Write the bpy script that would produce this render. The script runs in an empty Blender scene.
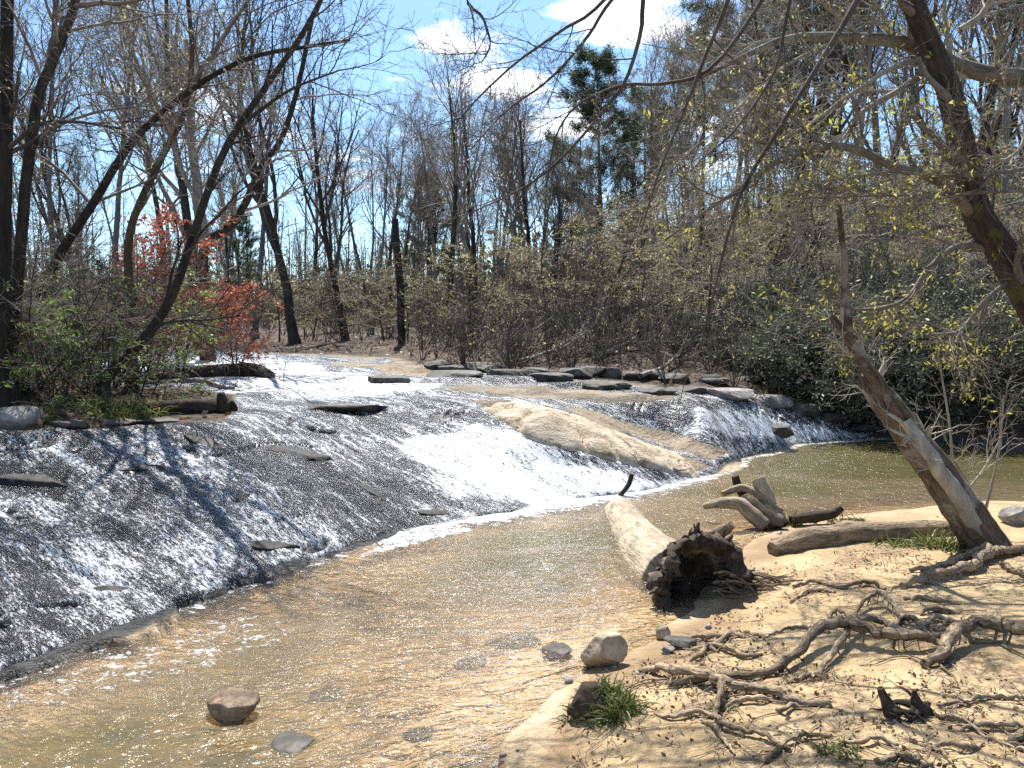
import bpy, bmesh, math, random
import numpy as np
from mathutils import Vector

random.seed(5)
C = bpy.context.scene.collection
SC = bpy.context.scene

# ------------------------------------------------------------------ camera, sky, sun, exposure
F, CAMZ = 780.0, 2.2
PITCH = math.atan(54.0 / F)
cam_d = bpy.data.cameras.new('camera')
cam_d.sensor_width = 36.0
cam_d.lens = 36.0 * F / 1024.0
cam_d.clip_start = 0.05
cam_d.clip_end = 3000.0
cam = bpy.data.objects.new('camera', cam_d)
C.objects.link(cam)
cam.location = (0, 0, CAMZ)
cam.rotation_euler = (math.pi / 2 - PITCH, 0, 0)
SC.camera = cam

SUN_EL, SUN_AZ = math.radians(57), math.radians(-8)     # azimuth from +Y, negative = to the left
EXPOSURE = 1.18
sun_d = bpy.data.lights.new('sun', 'SUN')
sun_d.energy = 5.0
sun_d.angle = math.radians(0.5)
sun_d.color = (1.0, 0.955, 0.88)
sun = bpy.data.objects.new('sun', sun_d)
C.objects.link(sun)
sdir = Vector((math.sin(SUN_AZ) * math.cos(SUN_EL), math.cos(SUN_AZ) * math.cos(SUN_EL), math.sin(SUN_EL)))
sun.rotation_euler = sdir.to_track_quat('Z', 'Y').to_euler()

SC.view_settings.view_transform = 'Standard'
SC.view_settings.look = 'None'
SC.view_settings.exposure = EXPOSURE
SC.view_settings.gamma = 1.0
SC.view_settings.use_curve_mapping = False
SC.cycles.use_denoising = False
SC.cycles.sample_clamp_direct = 5.0
SC.cycles.blur_glossy = 1.0
SC.cycles.max_bounces = 8
SC.cycles.transparent_max_bounces = 24
SC.cycles.caustics_reflective = False
SC.cycles.caustics_refractive = False
SC.cycles.sample_clamp_indirect = 6.0


# ------------------------------------------------------------------ node helpers
class NT:
    def __init__(self, tree):
        self.t = tree
        self.t.nodes.clear()

    def n(self, typ, ins=None, **props):
        nd = self.t.nodes.new(typ)
        for k, v in props.items():
            setattr(nd, k, v)
        for k, v in (ins or {}).items():
            s = nd.inputs[k]
            if hasattr(v, 'is_output'):
                self.t.links.new(v, s)
            else:
                s.default_value = v
        return nd

    def noise(self, scale, detail=4, rough=0.55, vec=None, dist=0.0):
        i = {'Scale': scale, 'Detail': detail, 'Roughness': rough, 'Distortion': dist}
        if vec is not None:
            i['Vector'] = vec
        return self.n('ShaderNodeTexNoise', i).outputs['Fac']

    def voro(self, scale, vec=None, feature='F1', out='Distance'):
        i = {'Scale': scale}
        if vec is not None:
            i['Vector'] = vec
        return self.n('ShaderNodeTexVoronoi', i, feature=feature).outputs[out]

    def ramp(self, fac, stops, interp='LINEAR'):
        r = self.n('ShaderNodeValToRGB', {'Fac': fac})
        e = r.color_ramp.elements
        r.color_ramp.interpolation = interp
        while len(e) < len(stops):
            e.new(0.5)
        for el, (p, c) in zip(e, stops):
            el.position = p
            el.color = (c, c, c, 1) if isinstance(c, (int, float)) else (*c, 1)
        return r.outputs['Color']

    def mix(self, fac, a, b, blend='MIX'):
        m = self.n('ShaderNodeMix', None, data_type='RGBA', blend_type=blend)
        for idx, v in ((0, fac), (6, a), (7, b)):
            s = m.inputs[idx]
            if hasattr(v, 'is_output'):
                self.t.links.new(v, s)
            elif idx == 0:
                s.default_value = v
            else:
                s.default_value = (*v, 1)
        return m.outputs[2]

    def math(self, op, a, b=0.0, c=None, clamp=False):
        m = self.n('ShaderNodeMath', None, operation=op, use_clamp=clamp)
        for idx, v in enumerate((a, b) if c is None else (a, b, c)):
            s = m.inputs[idx]
            if hasattr(v, 'is_output'):
                self.t.links.new(v, s)
            else:
                s.default_value = v
        return m.outputs[0]

    def sstep(self, v, lo, hi):
        m = self.n('ShaderNodeMapRange', None, interpolation_type='SMOOTHSTEP')
        for idx, x in ((0, v), (1, lo), (2, hi)):
            s = m.inputs[idx]
            if hasattr(x, 'is_output'):
                self.t.links.new(x, s)
            else:
                s.default_value = x
        return m.outputs[0]

    def attr(self, name, out='Fac'):
        return self.n('ShaderNodeAttribute', None, attribute_name=name).outputs[out]

    def mapping(self, vec, scale=(1, 1, 1), rot=(0, 0, 0), loc=(0, 0, 0)):
        return self.n('ShaderNodeMapping', {'Vector': vec, 'Scale': scale, 'Rotation': rot, 'Location': loc}).outputs[0]

    def coord(self, out='Object'):
        return self.n('ShaderNodeTexCoord').outputs[out]

    def bump(self, height, strength=0.5, dist=0.02, normal=None):
        i = {'Height': height, 'Strength': strength, 'Distance': dist}
        if normal is not None:
            i['Normal'] = normal
        return self.n('ShaderNodeBump', i).outputs[0]

    def bsdf(self, color, rough=0.8, normal=None, spec=0.3, **extra):
        i = {'Roughness': rough, 'Specular IOR Level': spec}
        i['Base Color'] = color if hasattr(color, 'is_output') else (*color, 1)
        if normal is not None:
            i['Normal'] = normal
        i.update(extra)
        return self.n('ShaderNodeBsdfPrincipled', i).outputs[0]

    def out(self, sh):
        o = self.n('ShaderNodeOutputMaterial')
        self.t.links.new(sh, o.inputs['Surface'])


def new_mat(name):
    m = bpy.data.materials.new(name)
    m.use_nodes = True
    return m, NT(m.node_tree)


# world: Nishita sky with broken white cloud
w = bpy.data.worlds.new('World')
SC.world = w
w.use_nodes = True
T = NT(w.node_tree)
sky = T.n('ShaderNodeTexSky', None, sky_type='NISHITA', sun_disc=False, sun_elevation=SUN_EL,
          sun_rotation=SUN_AZ, air_density=1.0, dust_density=0.3, ozone_density=2.0)
gen = T.coord('Generated')
sep = T.n('ShaderNodeSeparateXYZ', {0: gen})
zc = T.math('MAXIMUM', sep.outputs[2], 0.06)
plane = T.n('ShaderNodeCombineXYZ', {0: T.math('DIVIDE', sep.outputs[0], zc), 1: T.math('DIVIDE', sep.outputs[1], zc), 2: 0.3}).outputs[0]
n1 = T.noise(1.25, 9, 0.62, T.mapping(plane, loc=(3.1, 0.55, 0)), 0.25)
n2 = T.noise(4.0, 9, 0.68, plane)
msk = T.math('ADD', n1, T.math('MULTIPLY', T.math('SUBTRACT', n2, .4), 0.5))
for (cpx, cpy, rad, amt) in ((450, 40, .22, .20), (505, 85, .22, .20), (600, 15, .25, .18), (560, 130, .3, .14), (700, 20, .4, .16), (310, 190, .4, .08), (380, 40, .16, -.12), (560, 60, .13, -.16), (250, 40, .5, -.12)):
    dd_ = np.array([(cpx - 512) / F, math.cos(PITCH) - (cpy - 384) / F * math.sin(PITCH), -math.sin(PITCH) - (cpy - 384) / F * math.cos(PITCH)])
    q_ = dd_ / dd_[2]
    ds_ = T.n('ShaderNodeVectorMath', {0: plane, 1: (q_[0], q_[1], .3)}, operation='DISTANCE').outputs['Value']
    msk = T.math('ADD', msk, T.math('MULTIPLY', T.sstep(ds_, rad * 1.5, rad * .2), amt))
cl = T.sstep(msk, 0.57, 0.78)
cl = T.math('MULTIPLY', cl, T.sstep(sep.outputs[2], 0.05, 0.25))
skyc = T.mix(1.0, sky.outputs[0], (0.84, 0.98, 1.04), 'MULTIPLY')
skyc = T.mix(T.math('MULTIPLY', cl, 0.93), skyc, (10.5, 10.6, 11.0))
bg = T.n('ShaderNodeBackground', {'Color': skyc, 'Strength': 0.092})
wo = T.n('ShaderNodeOutputWorld')
T.t.links.new(bg.outputs[0], wo.inputs[0])


# ------------------------------------------------------------------ geometry helpers
def ray(px, py):
    x, y = (px - 512) / F, -(py - 384) / F
    return np.array([x, math.cos(PITCH) + y * math.sin(PITCH), -math.sin(PITCH) + y * math.cos(PITCH)])


def atz(px, py, z):
    d = ray(px, py)
    return np.array([0, 0, CAMZ]) + d * ((z - CAMZ) / d[2])


def aty(px, py, Y):
    d = ray(px, py)
    return np.array([0, 0, CAMZ]) + d * (Y / d[1])


def project(x, y, z):
    dz = z - CAMZ
    depth = y * math.cos(PITCH) - dz * math.sin(PITCH)
    up = y * math.sin(PITCH) + dz * math.cos(PITCH)
    depth = np.maximum(depth, 0.2)
    return 512 + F * x / depth, 384 - F * up / depth


def vnoise(x, y, seed=0):
    xi, yi = np.floor(x), np.floor(y)
    fx, fy = x - xi, y - yi
    fx, fy = fx * fx * (3 - 2 * fx), fy * fy * (3 - 2 * fy)
    xi, yi = xi.astype(np.int64), yi.astype(np.int64)

    def h(a, b):
        v = (a * 374761393 + b * 668265263 + seed * 974634777) & 0xffffffff
        v = ((v ^ (v >> 13)) * 1274126177) & 0xffffffff
        v = (v ^ (v >> 16)) & 0xffff
        return v / 65535.0
    return (h(xi, yi) * (1 - fx) + h(xi + 1, yi) * fx) * (1 - fy) + (h(xi, yi + 1) * (1 - fx) + h(xi + 1, yi + 1) * fx) * fy


def fbm(x, y, seed=0, octv=4, gain=0.5):
    s, a, t = 0, 1.0, 0
    for k in range(octv):
        s = s + a * (vnoise(x * 2 ** k + 17.3 * k, y * 2 ** k - 9.1 * k, seed + k) - 0.5)
        t += a
        a *= gain
    return s / t


def sst(x, lo, hi):
    t = np.clip((x - lo) / (hi - lo), 0, 1)
    return t * t * (3 - 2 * t)


def poly_sd(px, py, poly):
    """signed distance to a closed polygon, positive inside"""
    poly = np.array(poly, float)
    inside = np.zeros(px.shape, bool)
    dist = np.full(px.shape, 1e9)
    n = len(poly)
    for i in range(n):
        (x0, y0), (x1, y1) = poly[i], poly[(i + 1) % n]
        c = ((y0 > py) != (y1 > py))
        if y1 != y0:
            inside ^= c & (px < (x1 - x0) * (py - y0) / (y1 - y0) + x0)
        dx, dy = x1 - x0, y1 - y0
        t = np.clip(((px - x0) * dx + (py - y0) * dy) / (dx * dx + dy * dy + 1e-9), 0, 1)
        dist = np.minimum(dist, np.hypot(px - x0 - t * dx, py - y0 - t * dy))
    return np.where(inside, dist, -dist)


# ------------------------------------------------------------------ the terrain height
EDGE = [(-700, 1200), (-300, 850), (0, 690), (130, 640), (250, 590), (350, 555), (420, 530), (520, 513), (630, 495), (700, 478)]
CP = [(a, b, 0.0) for a, b in EDGE[1:]]
CP += [(740, 458, 0.02), (790, 446, 0.02), (880, 437, 0.0), (950, 445, 0.0), (1024, 450, 0.0)]
CP += [(0, 585, .28), (0, 500, .60), (0, 430, 1.0), (140, 560, .22), (150, 490, .59), (150, 430, 1.0),
       (250, 520, .33), (250, 465, .68), (250, 425, 1.0), (350, 500, .30), (350, 450, .62), (350, 408, 1.0),
       (440, 480, .29), (435, 435, .68), (430, 405, 1.0), (550, 470, .29), (490, 420, .86),
       (500, 405, 1.0), (550, 424, .84), (600, 443, .56), (650, 457, .32), (700, 468, .1),
       (640, 400, .95), (700, 410, .85), (740, 425, .5), (600, 395, 1.0), (700, 396, .95), (760, 410, .72), (830, 425, .28),
       (680, 438, .38), (300, 400, 1.05), (300, 375, 1.25), (200, 365, 1.4), (150, 355, 1.5), (350, 366, 1.34), (400, 385, 1.15),
       (450, 378, 1.22), (480, 372, 1.26), (560, 385, 1.1), (400, 362, 1.4), (640, 388, 1.02), (560, 378, 1.2),
       (100, 425, 1.06), (50, 410, 1.25), (0, 400, 1.32), (150, 400, 1.22), (230, 412, 1.06), (100, 385, 1.36), (0, 370, 1.5),
       (-200, 400, 1.45), (-300, 700, .3), (-300, 560, .9), (-600, 700, .8),
       # pool bed
       (300, 700, -.12), (100, 740, -.16), (450, 600, -.16), (550, 560, -.22), (400, 690, -.1), (480, 735, -.03), (700, 505, -.2),
       (900, 470, -.45), (800, 478, -.4), (1000, 480, -.45), (620, 540, -.2), (200, 670, -.12), (650, 590, -.09), (960, 500, -.2),
       # sand bank
       (520, 768, 0.02), (565, 700, 0.02), (600, 660, -.01), (650, 640, 0.0), (700, 612, 0.02), (742, 548, 0.0), (790, 522, 0.0), (880, 512, 0.0),
       (1000, 560, .25), (1024, 620, .36), (1024, 768, .46), (800, 768, .34), (650, 768, .16), (750, 700, .25), (820, 600, .2),
       (770, 560, .08), (860, 535, .09), (950, 525, .14), (1024, 520, .2), (610, 720, .13), (680, 660, .08)]
PTS = [tuple(atz(*c)) for c in CP]


def ry(px, Y, z):
    return ((px - 512) / F * Y, Y, z)


PTS += [ry(880, 17.6, .95), ry(950, 16.5, .95), ry(1024, 15.7, .95), ry(800, 18.6, 1.25), ry(700, 19.6, 1.6), ry(600, 20.3, 1.9),
        ry(500, 23, 1.75), ry(400, 26, 1.65), ry(200, 31, 1.7), ry(50, 33, 1.7)]
PTS += [(-40, 40, 2.4), (-15, 40, 2.1), (0, 40, 2.6), (10, 32, 3.9), (20, 30, 6), (25, 20, 4.5), (14, 20, 2.2), (40, 40, 10), (0, 60, 4.0), (-30, 80, 3.2),
        (30, 80, 13), (60, 60, 16), (0, 120, 6), (100, 100, 22), (-100, 100, 5), (-100, 0, 5), (-30, 5, 2.6), (-12, 2, .7), (-4, 2.6, -.12), (-9, 0, .5),
        (-3, 0, -.1), (0, 0, .35), (1.2, 0, .5), (4, 0, .6), (8, 2, .8), (12, 6, .9), (8.5, 7, .42), (12, 10, -.3), (17, 12, -.2), (20, 15, .9),
        (0, -5, .8), (-6, -8, 1.2), (10, -8, 1.4), (0, -100, 5), (100, -60, 8), (-100, -60, 8), (60, 0, 6)]
PTS = np.array(PTS)


def tps_fit(P, lam=0.002):
    n = len(P)
    r2 = ((P[:, None, :2] - P[None, :, :2]) ** 2).sum(-1)
    K = 0.5 * r2 * np.log(r2 + 1e-9)
    A = np.zeros((n + 3, n + 3))
    A[:n, :n] = K + lam * np.eye(n)
    A[:n, n] = 1
    A[:n, n + 1:] = P[:, :2]
    A[n:, :n] = A[:n, n:].T
    return np.linalg.solve(A, np.r_[P[:, 2], 0, 0, 0])


TW = tps_fit(PTS)


def H0(x, y):
    sh = np.shape(x)
    x, y = np.ravel(x).astype(float), np.ravel(y).astype(float)
    out = np.empty(len(x))
    n = len(PTS)
    for s in range(0, len(x), 40000):
        xs, ys = x[s:s + 40000], y[s:s + 40000]
        r2 = (xs[:, None] - PTS[None, :, 0]) ** 2 + (ys[:, None] - PTS[None, :, 1]) ** 2
        out[s:s + 40000] = (0.5 * r2 * np.log(r2 + 1e-9)) @ TW[:n] + TW[n] + TW[n + 1] * xs + TW[n + 2] * ys
    return out.reshape(sh)


ROCK = [(-900, 1300), (-300, 850), (0, 690), (130, 640), (250, 590), (350, 555), (420, 530), (520, 513), (630, 495), (700, 480), (745, 458), (800, 446), (885, 437),
        (960, 446), (960, 440), (890, 431), (830, 410), (760, 398), (700, 391), (560, 378), (470, 371), (400, 361), (250, 352), (140, 349), (60, 351), (70, 368), (105, 382), (235, 395), (225, 420), (100, 428), (-60, 432), (-300, 470), (-900, 600)]
BANK = [(500, 800), (560, 705), (590, 665), (640, 650), (660, 625), (715, 600), (735, 548), (790, 525), (880, 512), (1024, 500), (1300, 500), (1400, 1200), (300, 1200)]
EDGEW = np.array([atz(a, b, 0.0)[:2] for a, b in EDGE])


def edge_sd(x, y):
    """distance from the lower rock edge line; positive up on the slide"""
    best = np.full(np.shape(x), 1e9)
    sg = np.zeros(np.shape(x))
    for (x0, y0), (x1, y1) in zip(EDGEW[:-1], EDGEW[1:]):
        dx, dy = x1 - x0, y1 - y0
        t = np.clip(((x - x0) * dx + (y - y0) * dy) / (dx * dx + dy * dy), 0, 1)
        d = np.hypot(x - x0 - t * dx, y - y0 - t * dy)
        side = dx * (y - y0) - dy * (x - x0)
        m = d < best
        best = np.where(m, d, best)
        sg = np.where(m, np.sign(side), sg)
    return best * sg


def crack(x, y):
    a_, b_ = x * .49 + y * .87, x * .87 - y * .49
    n_ = fbm(a_ * .45 + 2, b_ * 1.5, 81, 4)
    g_ = sst(fbm(a_ * .6, b_ * 1.2, 85, 3), .0, .08)
    n2_ = fbm(a_ * 1.1 + 8, b_ * .5, 88, 3)
    return np.maximum((1 - sst(np.abs(n_), .006, .022)) * g_, (1 - sst(np.abs(n2_), .003, .010)) * sst(fbm(a_ * .7, b_ * .7, 95, 2), .05, .14))


def surf(x, y):
    """height and masks of the terrain at x, y"""
    x, y = np.asarray(x, float), np.asarray(y, float)
    h = H0(x, y)
    px, py = project(x, y, h)
    wob = fbm(x * 1.3, y * 1.3, 3, 4)
    front = y > 1.0
    sdr = np.where(front, poly_sd(px, py, ROCK), -200) + wob * 14 * np.clip(8 / np.maximum(y, 3), .3, 2)
    sdb = np.where(front, poly_sd(px, py, BANK), np.where(x > -1.5, 200, -200)) + wob * 25
    rock = sst(sdr, -2, 4)
    bank = sst(sdb, -14, 14) * (1 - rock)
    near = sst(-y, -34, -26)
    # ledges: terracing on the upper bed, low cracks on the slide
    a = h + 0.10 * fbm(x * .7, y * .7, 11, 3)
    st = 0.115
    fr = a / st - np.floor(a / st)
    terr = (sst(fr, 0.12, 0.42) - fr) * st
    upper = sst(h, .93, 1.08) * rock * near
    h = h + terr * upper * 0.95
    u, v = x * .80 - y * .6, x * .6 + y * .80
    slide = rock * (1 - upper) * near
    h = h + slide * (0.06 * fbm(u * .55, v * 1.5, 21, 3) + 0.035 * fbm(u * 1.6, v * 4.2, 22, 3) + 0.02 * fbm(x * 5, y * 5, 23, 3))
    a2 = fbm(u * .35 + 4, v * .7, 25, 3) * 2.2 + u * .35
    fr2 = a2 * 3 - np.floor(a2 * 3)
    h = h + slide * sst(h, .08, .25) * 0.03 * (sst(fr2, 0, .3) * (1 - fr2)) - slide * crack(x, y) * .035
    # undercut lip at the foot of the slide
    e = edge_sd(x, y)
    lw = sst(-px, -400, -250) * near
    lip = sst(e + wob * .45 + .22 * fbm(x * 3.5, y * 3.5, 13, 4), 0.0, 0.07)
    h = h + np.where(front, lw * (lip * 0.10 - 0.03) * np.exp(-np.maximum(e, 0) / 1.6), 0)
    # sand: hummocks, trodden hollows
    h = h + bank * near * (0.09 * fbm(x * 1.6, y * 1.6, 31, 4) + 0.022 * fbm(x * 6, y * 6, 32, 3)) * sst(h, -.05, .12) + bank * near * (.045 * fbm(x * 2.6, y * 2.6, 35, 4)) * (1 - sst(np.abs(h), .05, .2))
    # woods: uneven floor
    litter = np.clip(1 - rock - bank, 0, 1) * sst(h, .03, .2)
    h = h + litter * (0.22 * fbm(x * .5, y * .5, 41, 4) + .05 * fbm(x * 3, y * 3, 42, 3)) * sst(h, .2, .8)
    bed = np.clip(1 - rock - bank - litter, 0, 1)
    h = h + bed * 0.025 * fbm(x * 2.2, y * 3.5, 51, 4)
    return h, rock, bank, litter, px, py


def Hh(x, y):
    return surf(np.array([x], float), np.array([y], float))[0][0]


TT = np.geomspace(2.0, 160, 500)


def hit(px, py):
    """where the sight line of a pixel first meets the terrain"""
    d = ray(px, py)
    X, Y, Z = d[0] * TT, d[1] * TT, CAMZ + d[2] * TT
    h = H0(X, Y)
    k = np.argmax(Z < h) if (Z < h).any() else len(TT) - 1
    t0, t1 = TT[max(k - 1, 0)], TT[k]
    ts = np.linspace(t0, t1, 24)
    h = surf(d[0] * ts, d[1] * ts)[0]
    z = CAMZ + d[2] * ts
    k = np.argmax(z < h) if (z < h).any() else len(ts) - 1
    return np.array([d[0] * ts[k], d[1] * ts[k], h[k]])


# ------------------------------------------------------------------ mesh helpers
def quadmesh(name, V, Fq, mat, parent=None, smooth=True, attrs=None):
    V = np.asarray(V, np.float32)
    Fq = np.asarray(Fq, np.int32)
    me = bpy.data.meshes.new(name)
    me.vertices.add(len(V))
    me.vertices.foreach_set('co', V.ravel())
    me.loops.add(Fq.size)
    me.loops.foreach_set('vertex_index', Fq.ravel())
    me.polygons.add(len(Fq))
    me.polygons.foreach_set('loop_start', np.arange(0, Fq.size, 4, dtype=np.int32))
    me.polygons.foreach_set('use_smooth', np.full(len(Fq), smooth))
    for k, a in (attrs or {}).items():
        a = np.asarray(a, np.float32)
        if a.ndim == 1:
            at = me.attributes.new(k, 'FLOAT', 'POINT')
            at.data.foreach_set('value', a)
        else:
            at = me.attributes.new(k, 'FLOAT_VECTOR', 'POINT')
            at.data.foreach_set('vector', a.ravel())
    me.update(calc_edges=True)
    me.materials.append(mat)
    o = bpy.data.objects.new(name, me)
    C.objects.link(o)
    if parent is not None:
        o.parent = parent
    return o


def tag(o, label=None, cat=None, group=None, kind=None):
    if label: o['label'] = label
    if cat: o['category'] = cat
    if group: o['group'] = group
    if kind: o['kind'] = kind
    return o


def empty(name, loc=(0, 0, 0), rz=0.0):
    o = bpy.data.objects.new(name, None)
    o.empty_display_size = 0.2
    o.location = [float(v) for v in loc]
    o.rotation_euler = (0, 0, rz)
    C.objects.link(o)
    return o


def copy_tree(o, parent=None):
    c = o.copy()
    C.objects.link(c)
    if parent is not None:
        c.parent = parent
    for ch in list(o.children):
        copy_tree(ch, c)
    return c


def norm(v):
    return v / (np.linalg.norm(v, axis=-1, keepdims=True) + 1e-12)


def tube(P, R, S):
    """P (N,K,3), R (N,K) -> verts, quads (open tubes)"""
    N, K, _ = P.shape
    t = np.empty_like(P)
    t[:, 1:-1] = P[:, 2:] - P[:, :-2]
    t[:, 0] = P[:, 1] - P[:, 0]
    t[:, -1] = P[:, -1] - P[:, -2]
    t = norm(t)
    m = norm(P[:, -1] - P[:, 0])
    ref = np.where(np.abs(m[:, 2:3]) < 0.75, np.array([[0, 0, 1.0]]), np.array([[1.0, 0.2, 0]]))
    a = norm(np.cross(t, ref[:, None, :]))
    b = np.cross(t, a)
    th = np.arange(S) * 2 * np.pi / S
    V = P[:, :, None, :] + R[:, :, None, None] * (a[:, :, None, :] * np.cos(th)[None, None, :, None] + b[:, :, None, :] * np.sin(th)[None, None, :, None])
    base = (np.arange(N) * K * S)[:, None, None]
    k = np.arange(K - 1)[None, :, None] * S
    s = np.arange(S)[None, None, :]
    s2 = (s + 1) % S
    q = np.stack([base + k + s, base + k + s2, base + k + S + s2, base + k + S + s], -1).reshape(-1, 4)
    ln = np.concatenate([np.zeros((N, 1)), np.cumsum(np.linalg.norm(np.diff(P, axis=1), axis=2), 1)], 1)
    G = np.stack([np.cos(th)[None, None] * R[:, :, None], np.sin(th)[None, None] * R[:, :, None], np.broadcast_to(ln[:, :, None], (N, K, S)) + np.arange(N)[:, None, None] * 3.7], -1)
    return V.reshape(-1, 3), q, G.reshape(-1, 3)


class MB:
    def __init__(self):
        self.V, self.F, self.G, self.n = [], [], [], 0

    def add(self, V, Fq, G=None):
        self.G.append(np.zeros((len(V), 3)) if G is None else G)
        self.V.append(np.asarray(V))
        self.F.append(np.asarray(Fq) + self.n)
        self.n += len(V)

    def tube(self, P, R, S):
        self.add(*tube(P, R, S))

    def build(self, name, mat, parent=None, smooth=True):
        return quadmesh(name, np.concatenate(self.V), np.concatenate(self.F), mat, parent, smooth, {'grain': np.concatenate(self.G)} if mat.get('grain') else None)


def catmull(pts, K):
    p = np.asarray(pts, float)
    p = np.vstack([2 * p[0] - p[1], p, 2 * p[-1] - p[-2]])
    n = len(p) - 3
    out = []
    for s in np.linspace(0, n - 1e-6, K):
        i = int(s)
        t = s - i
        a, b, c, d = p[i:i + 4]
        out.append(0.5 * (2 * b + (c - a) * t + (2 * a - 5 * b + 4 * c - d) * t * t + (3 * b - a - 3 * c + d) * t ** 3))
    return np.array(out)


def grow(start, dirs, length, r0, taper, K, wig, trop, rng):
    N = len(start)
    P = np.empty((N, K, 3))
    d, p = norm(dirs), start.copy()
    L = np.broadcast_to(length, (N,))
    trop = np.asarray(trop, float)
    for k in range(K):
        P[:, k] = p
        d = norm(d + rng.normal(0, wig, (N, 3)) + trop)
        p = p + d * (L / (K - 1))[:, None]
    t = np.linspace(0, 1, K)
    R = np.broadcast_to(r0, (N,))[:, None] * (1 - (1 - taper) * t)[None, :]
    return P, R


def spawn(P, R, n, t0, t1, ang, rng, rr=0.6):
    """n children per parent strand: start, direction, radius, t"""
    N, K, _ = P.shape
    t = t0 + (t1 - t0) * (np.arange(n)[None, :] + rng.random((N, n))) / n
    f = t * (K - 1)
    i = np.minimum(f.astype(int), K - 2)
    u = f - i
    r = np.arange(N)[:, None]
    s = P[r, i] * (1 - u)[..., None] + P[r, i + 1] * u[..., None]
    tg = norm(P[r, i + 1] - P[r, i])
    q = rng.normal(0, 1, (N, n, 3))
    q = norm(q - (q * tg).sum(-1, keepdims=True) * tg)
    a = rng.uniform(ang[0], ang[1], (N, n))
    d = np.cos(a)[..., None] * tg + np.sin(a)[..., None] * q
    rad = (R[r, i] * (1 - u) + R[r, i + 1] * u) * rr
    return s.reshape(-1, 3), d.reshape(-1, 3), rad.ravel(), t.ravel()


def leaves(mb, pts, size, rng, aspect=0.45, droop=0.0, per=1, spread=0.0):
    pts = np.repeat(pts, per, 0)
    n = len(pts)
    c = pts + rng.normal(0, 1, (n, 3)) * spread
    u = rng.normal(0, 1, (n, 3))
    u[:, 2] -= droop * 2
    u = norm(u)
    v = norm(np.cross(u, rng.normal(0, 1, (n, 3))))
    s = size * rng.uniform(.6, 1.3, (n, 1))
    V = np.stack([c, c + u * s * .5 + v * s * aspect * .5, c + u * s, c + u * s * .5 - v * s * aspect * .5], 1).reshape(-1, 3)
    mb.add(V, np.arange(n * 4).reshape(-1, 4))


def pick(P, frac, rng, t0=0.3):
    N, K, _ = P.shape
    m = max(1, int(N * frac))
    r = rng.integers(0, N, m)
    f = rng.uniform(t0, 1, m) * (K - 1)
    i = np.minimum(f.astype(int), K - 2)
    u = (f - i)[:, None]
    return P[r, i] * (1 - u) + P[r, i + 1] * u


# ------------------------------------------------------------------ materials
def bark(name, lo, hi, scale=9.0, moss=None, patch=None, bump=.5, grain=False):
    m, t = new_mat(name)
    co = t.coord('Object')
    st = t.mapping(co, (1, 1, .22))
    if grain:
        m['grain'] = 1
        st = t.mapping(t.attr('grain', 'Vector'), (1.6, 1.6, .3))
    a = t.noise(scale, 6, .65, st)
    b = t.noise(scale * 4, 4, .6, st)
    col = t.ramp(t.math('ADD', t.math('MULTIPLY', a, .7), t.math('MULTIPLY', b, .3)), [(.33, lo), (.62, hi)])
    if patch:
        pm = t.sstep(t.noise(2.6, 5, .6, co), .5, .6)
        col = t.mix(t.math('MULTIPLY', pm, .8), col, patch)
    if moss:
        mm = t.sstep(t.noise(3.4, 5, .6, t.mapping(co, loc=(3, 7, 1))), .56, .66)
        col = t.mix(t.math('MULTIPLY', mm, .75), col, moss)
    rnd = t.n('ShaderNodeObjectInfo').outputs['Random']
    col = t.mix(1.0, col, t.ramp(rnd, [(0, .75), (1, 1.25)]), 'MULTIPLY')
    nrm = t.bump(t.math('ADD', a, t.math('MULTIPLY', b, .5)), bump, .02)
    t.out(t.bsdf(col, .88, nrm, .2))
    return m


def leafmat(name, c0, c1, c2, trans=.45):
    m, t = new_mat(name)
    r = t.n('ShaderNodeNewGeometry').outputs['Random Per Island']
    col = t.ramp(r, [(0, c0), (.5, c1), (1, c2)])
    d = t.bsdf(col, .55, None, .35)
    tr = t.n('ShaderNodeBsdfTranslucent', {'Color': col}).outputs[0]
    mx = t.n('ShaderNodeMixShader', {0: trans, 1: d, 2: tr}).outputs[0]
    t.out(mx)
    return m


M = {}
M['bark_dark'] = bark('bark_dark', (.014, .011, .009), (.06, .048, .038))
M['bark_grey'] = bark('bark_grey', (.06, .055, .05), (.2, .185, .165))
M['bark_pale'] = bark('bark_pale', (.12, .105, .085), (.36, .33, .28), 7, moss=(.13, .14, .04))
M['bark_brown'] = bark('bark_brown', (.03, .02, .013), (.12, .08, .05))
M['bark_limb'] = bark('bark_limb', (.06, .05, .04), (.27, .24, .2), 12, moss=(.1, .11, .04), patch=(.36, .34, .29), bump=1.0, grain=True)
M['bark_trunk'] = bark('bark_trunk', (.014, .011, .009), (.085, .064, .048), 12, moss=(.09, .09, .03), bump=1.0, grain=True)
M['bark_lichen'] = bark('bark_lichen', (.05, .042, .034), (.2, .17, .13), 11, moss=(.1, .11, .03), patch=(.33, .31, .26))
M['bark_dead'] = bark('bark_dead', (.026, .018, .013), (.22, .16, .11), 10, moss=(.12, .13, .03), patch=(.36, .31, .25), bump=1.0, grain=True)
M['wood_bleached'] = bark('wood_bleached', (.11, .085, .06), (.44, .36, .255), 9, patch=(.2, .165, .125), bump=1.0, grain=True)
M['wood_root'] = bark('wood_root', (.04, .026, .016), (.42, .32, .21), 14, bump=1.0, grain=True)
M['wood_rotten'] = bark('wood_rotten', (.008, .006, .005), (.09, .068, .05), 14, patch=(.20, .17, .13), bump=1.0, grain=True)
M['wood_wet'] = bark('wood_wet', (.010, .008, .006), (.07, .052, .036), 10, bump=.8, grain=True)
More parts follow.
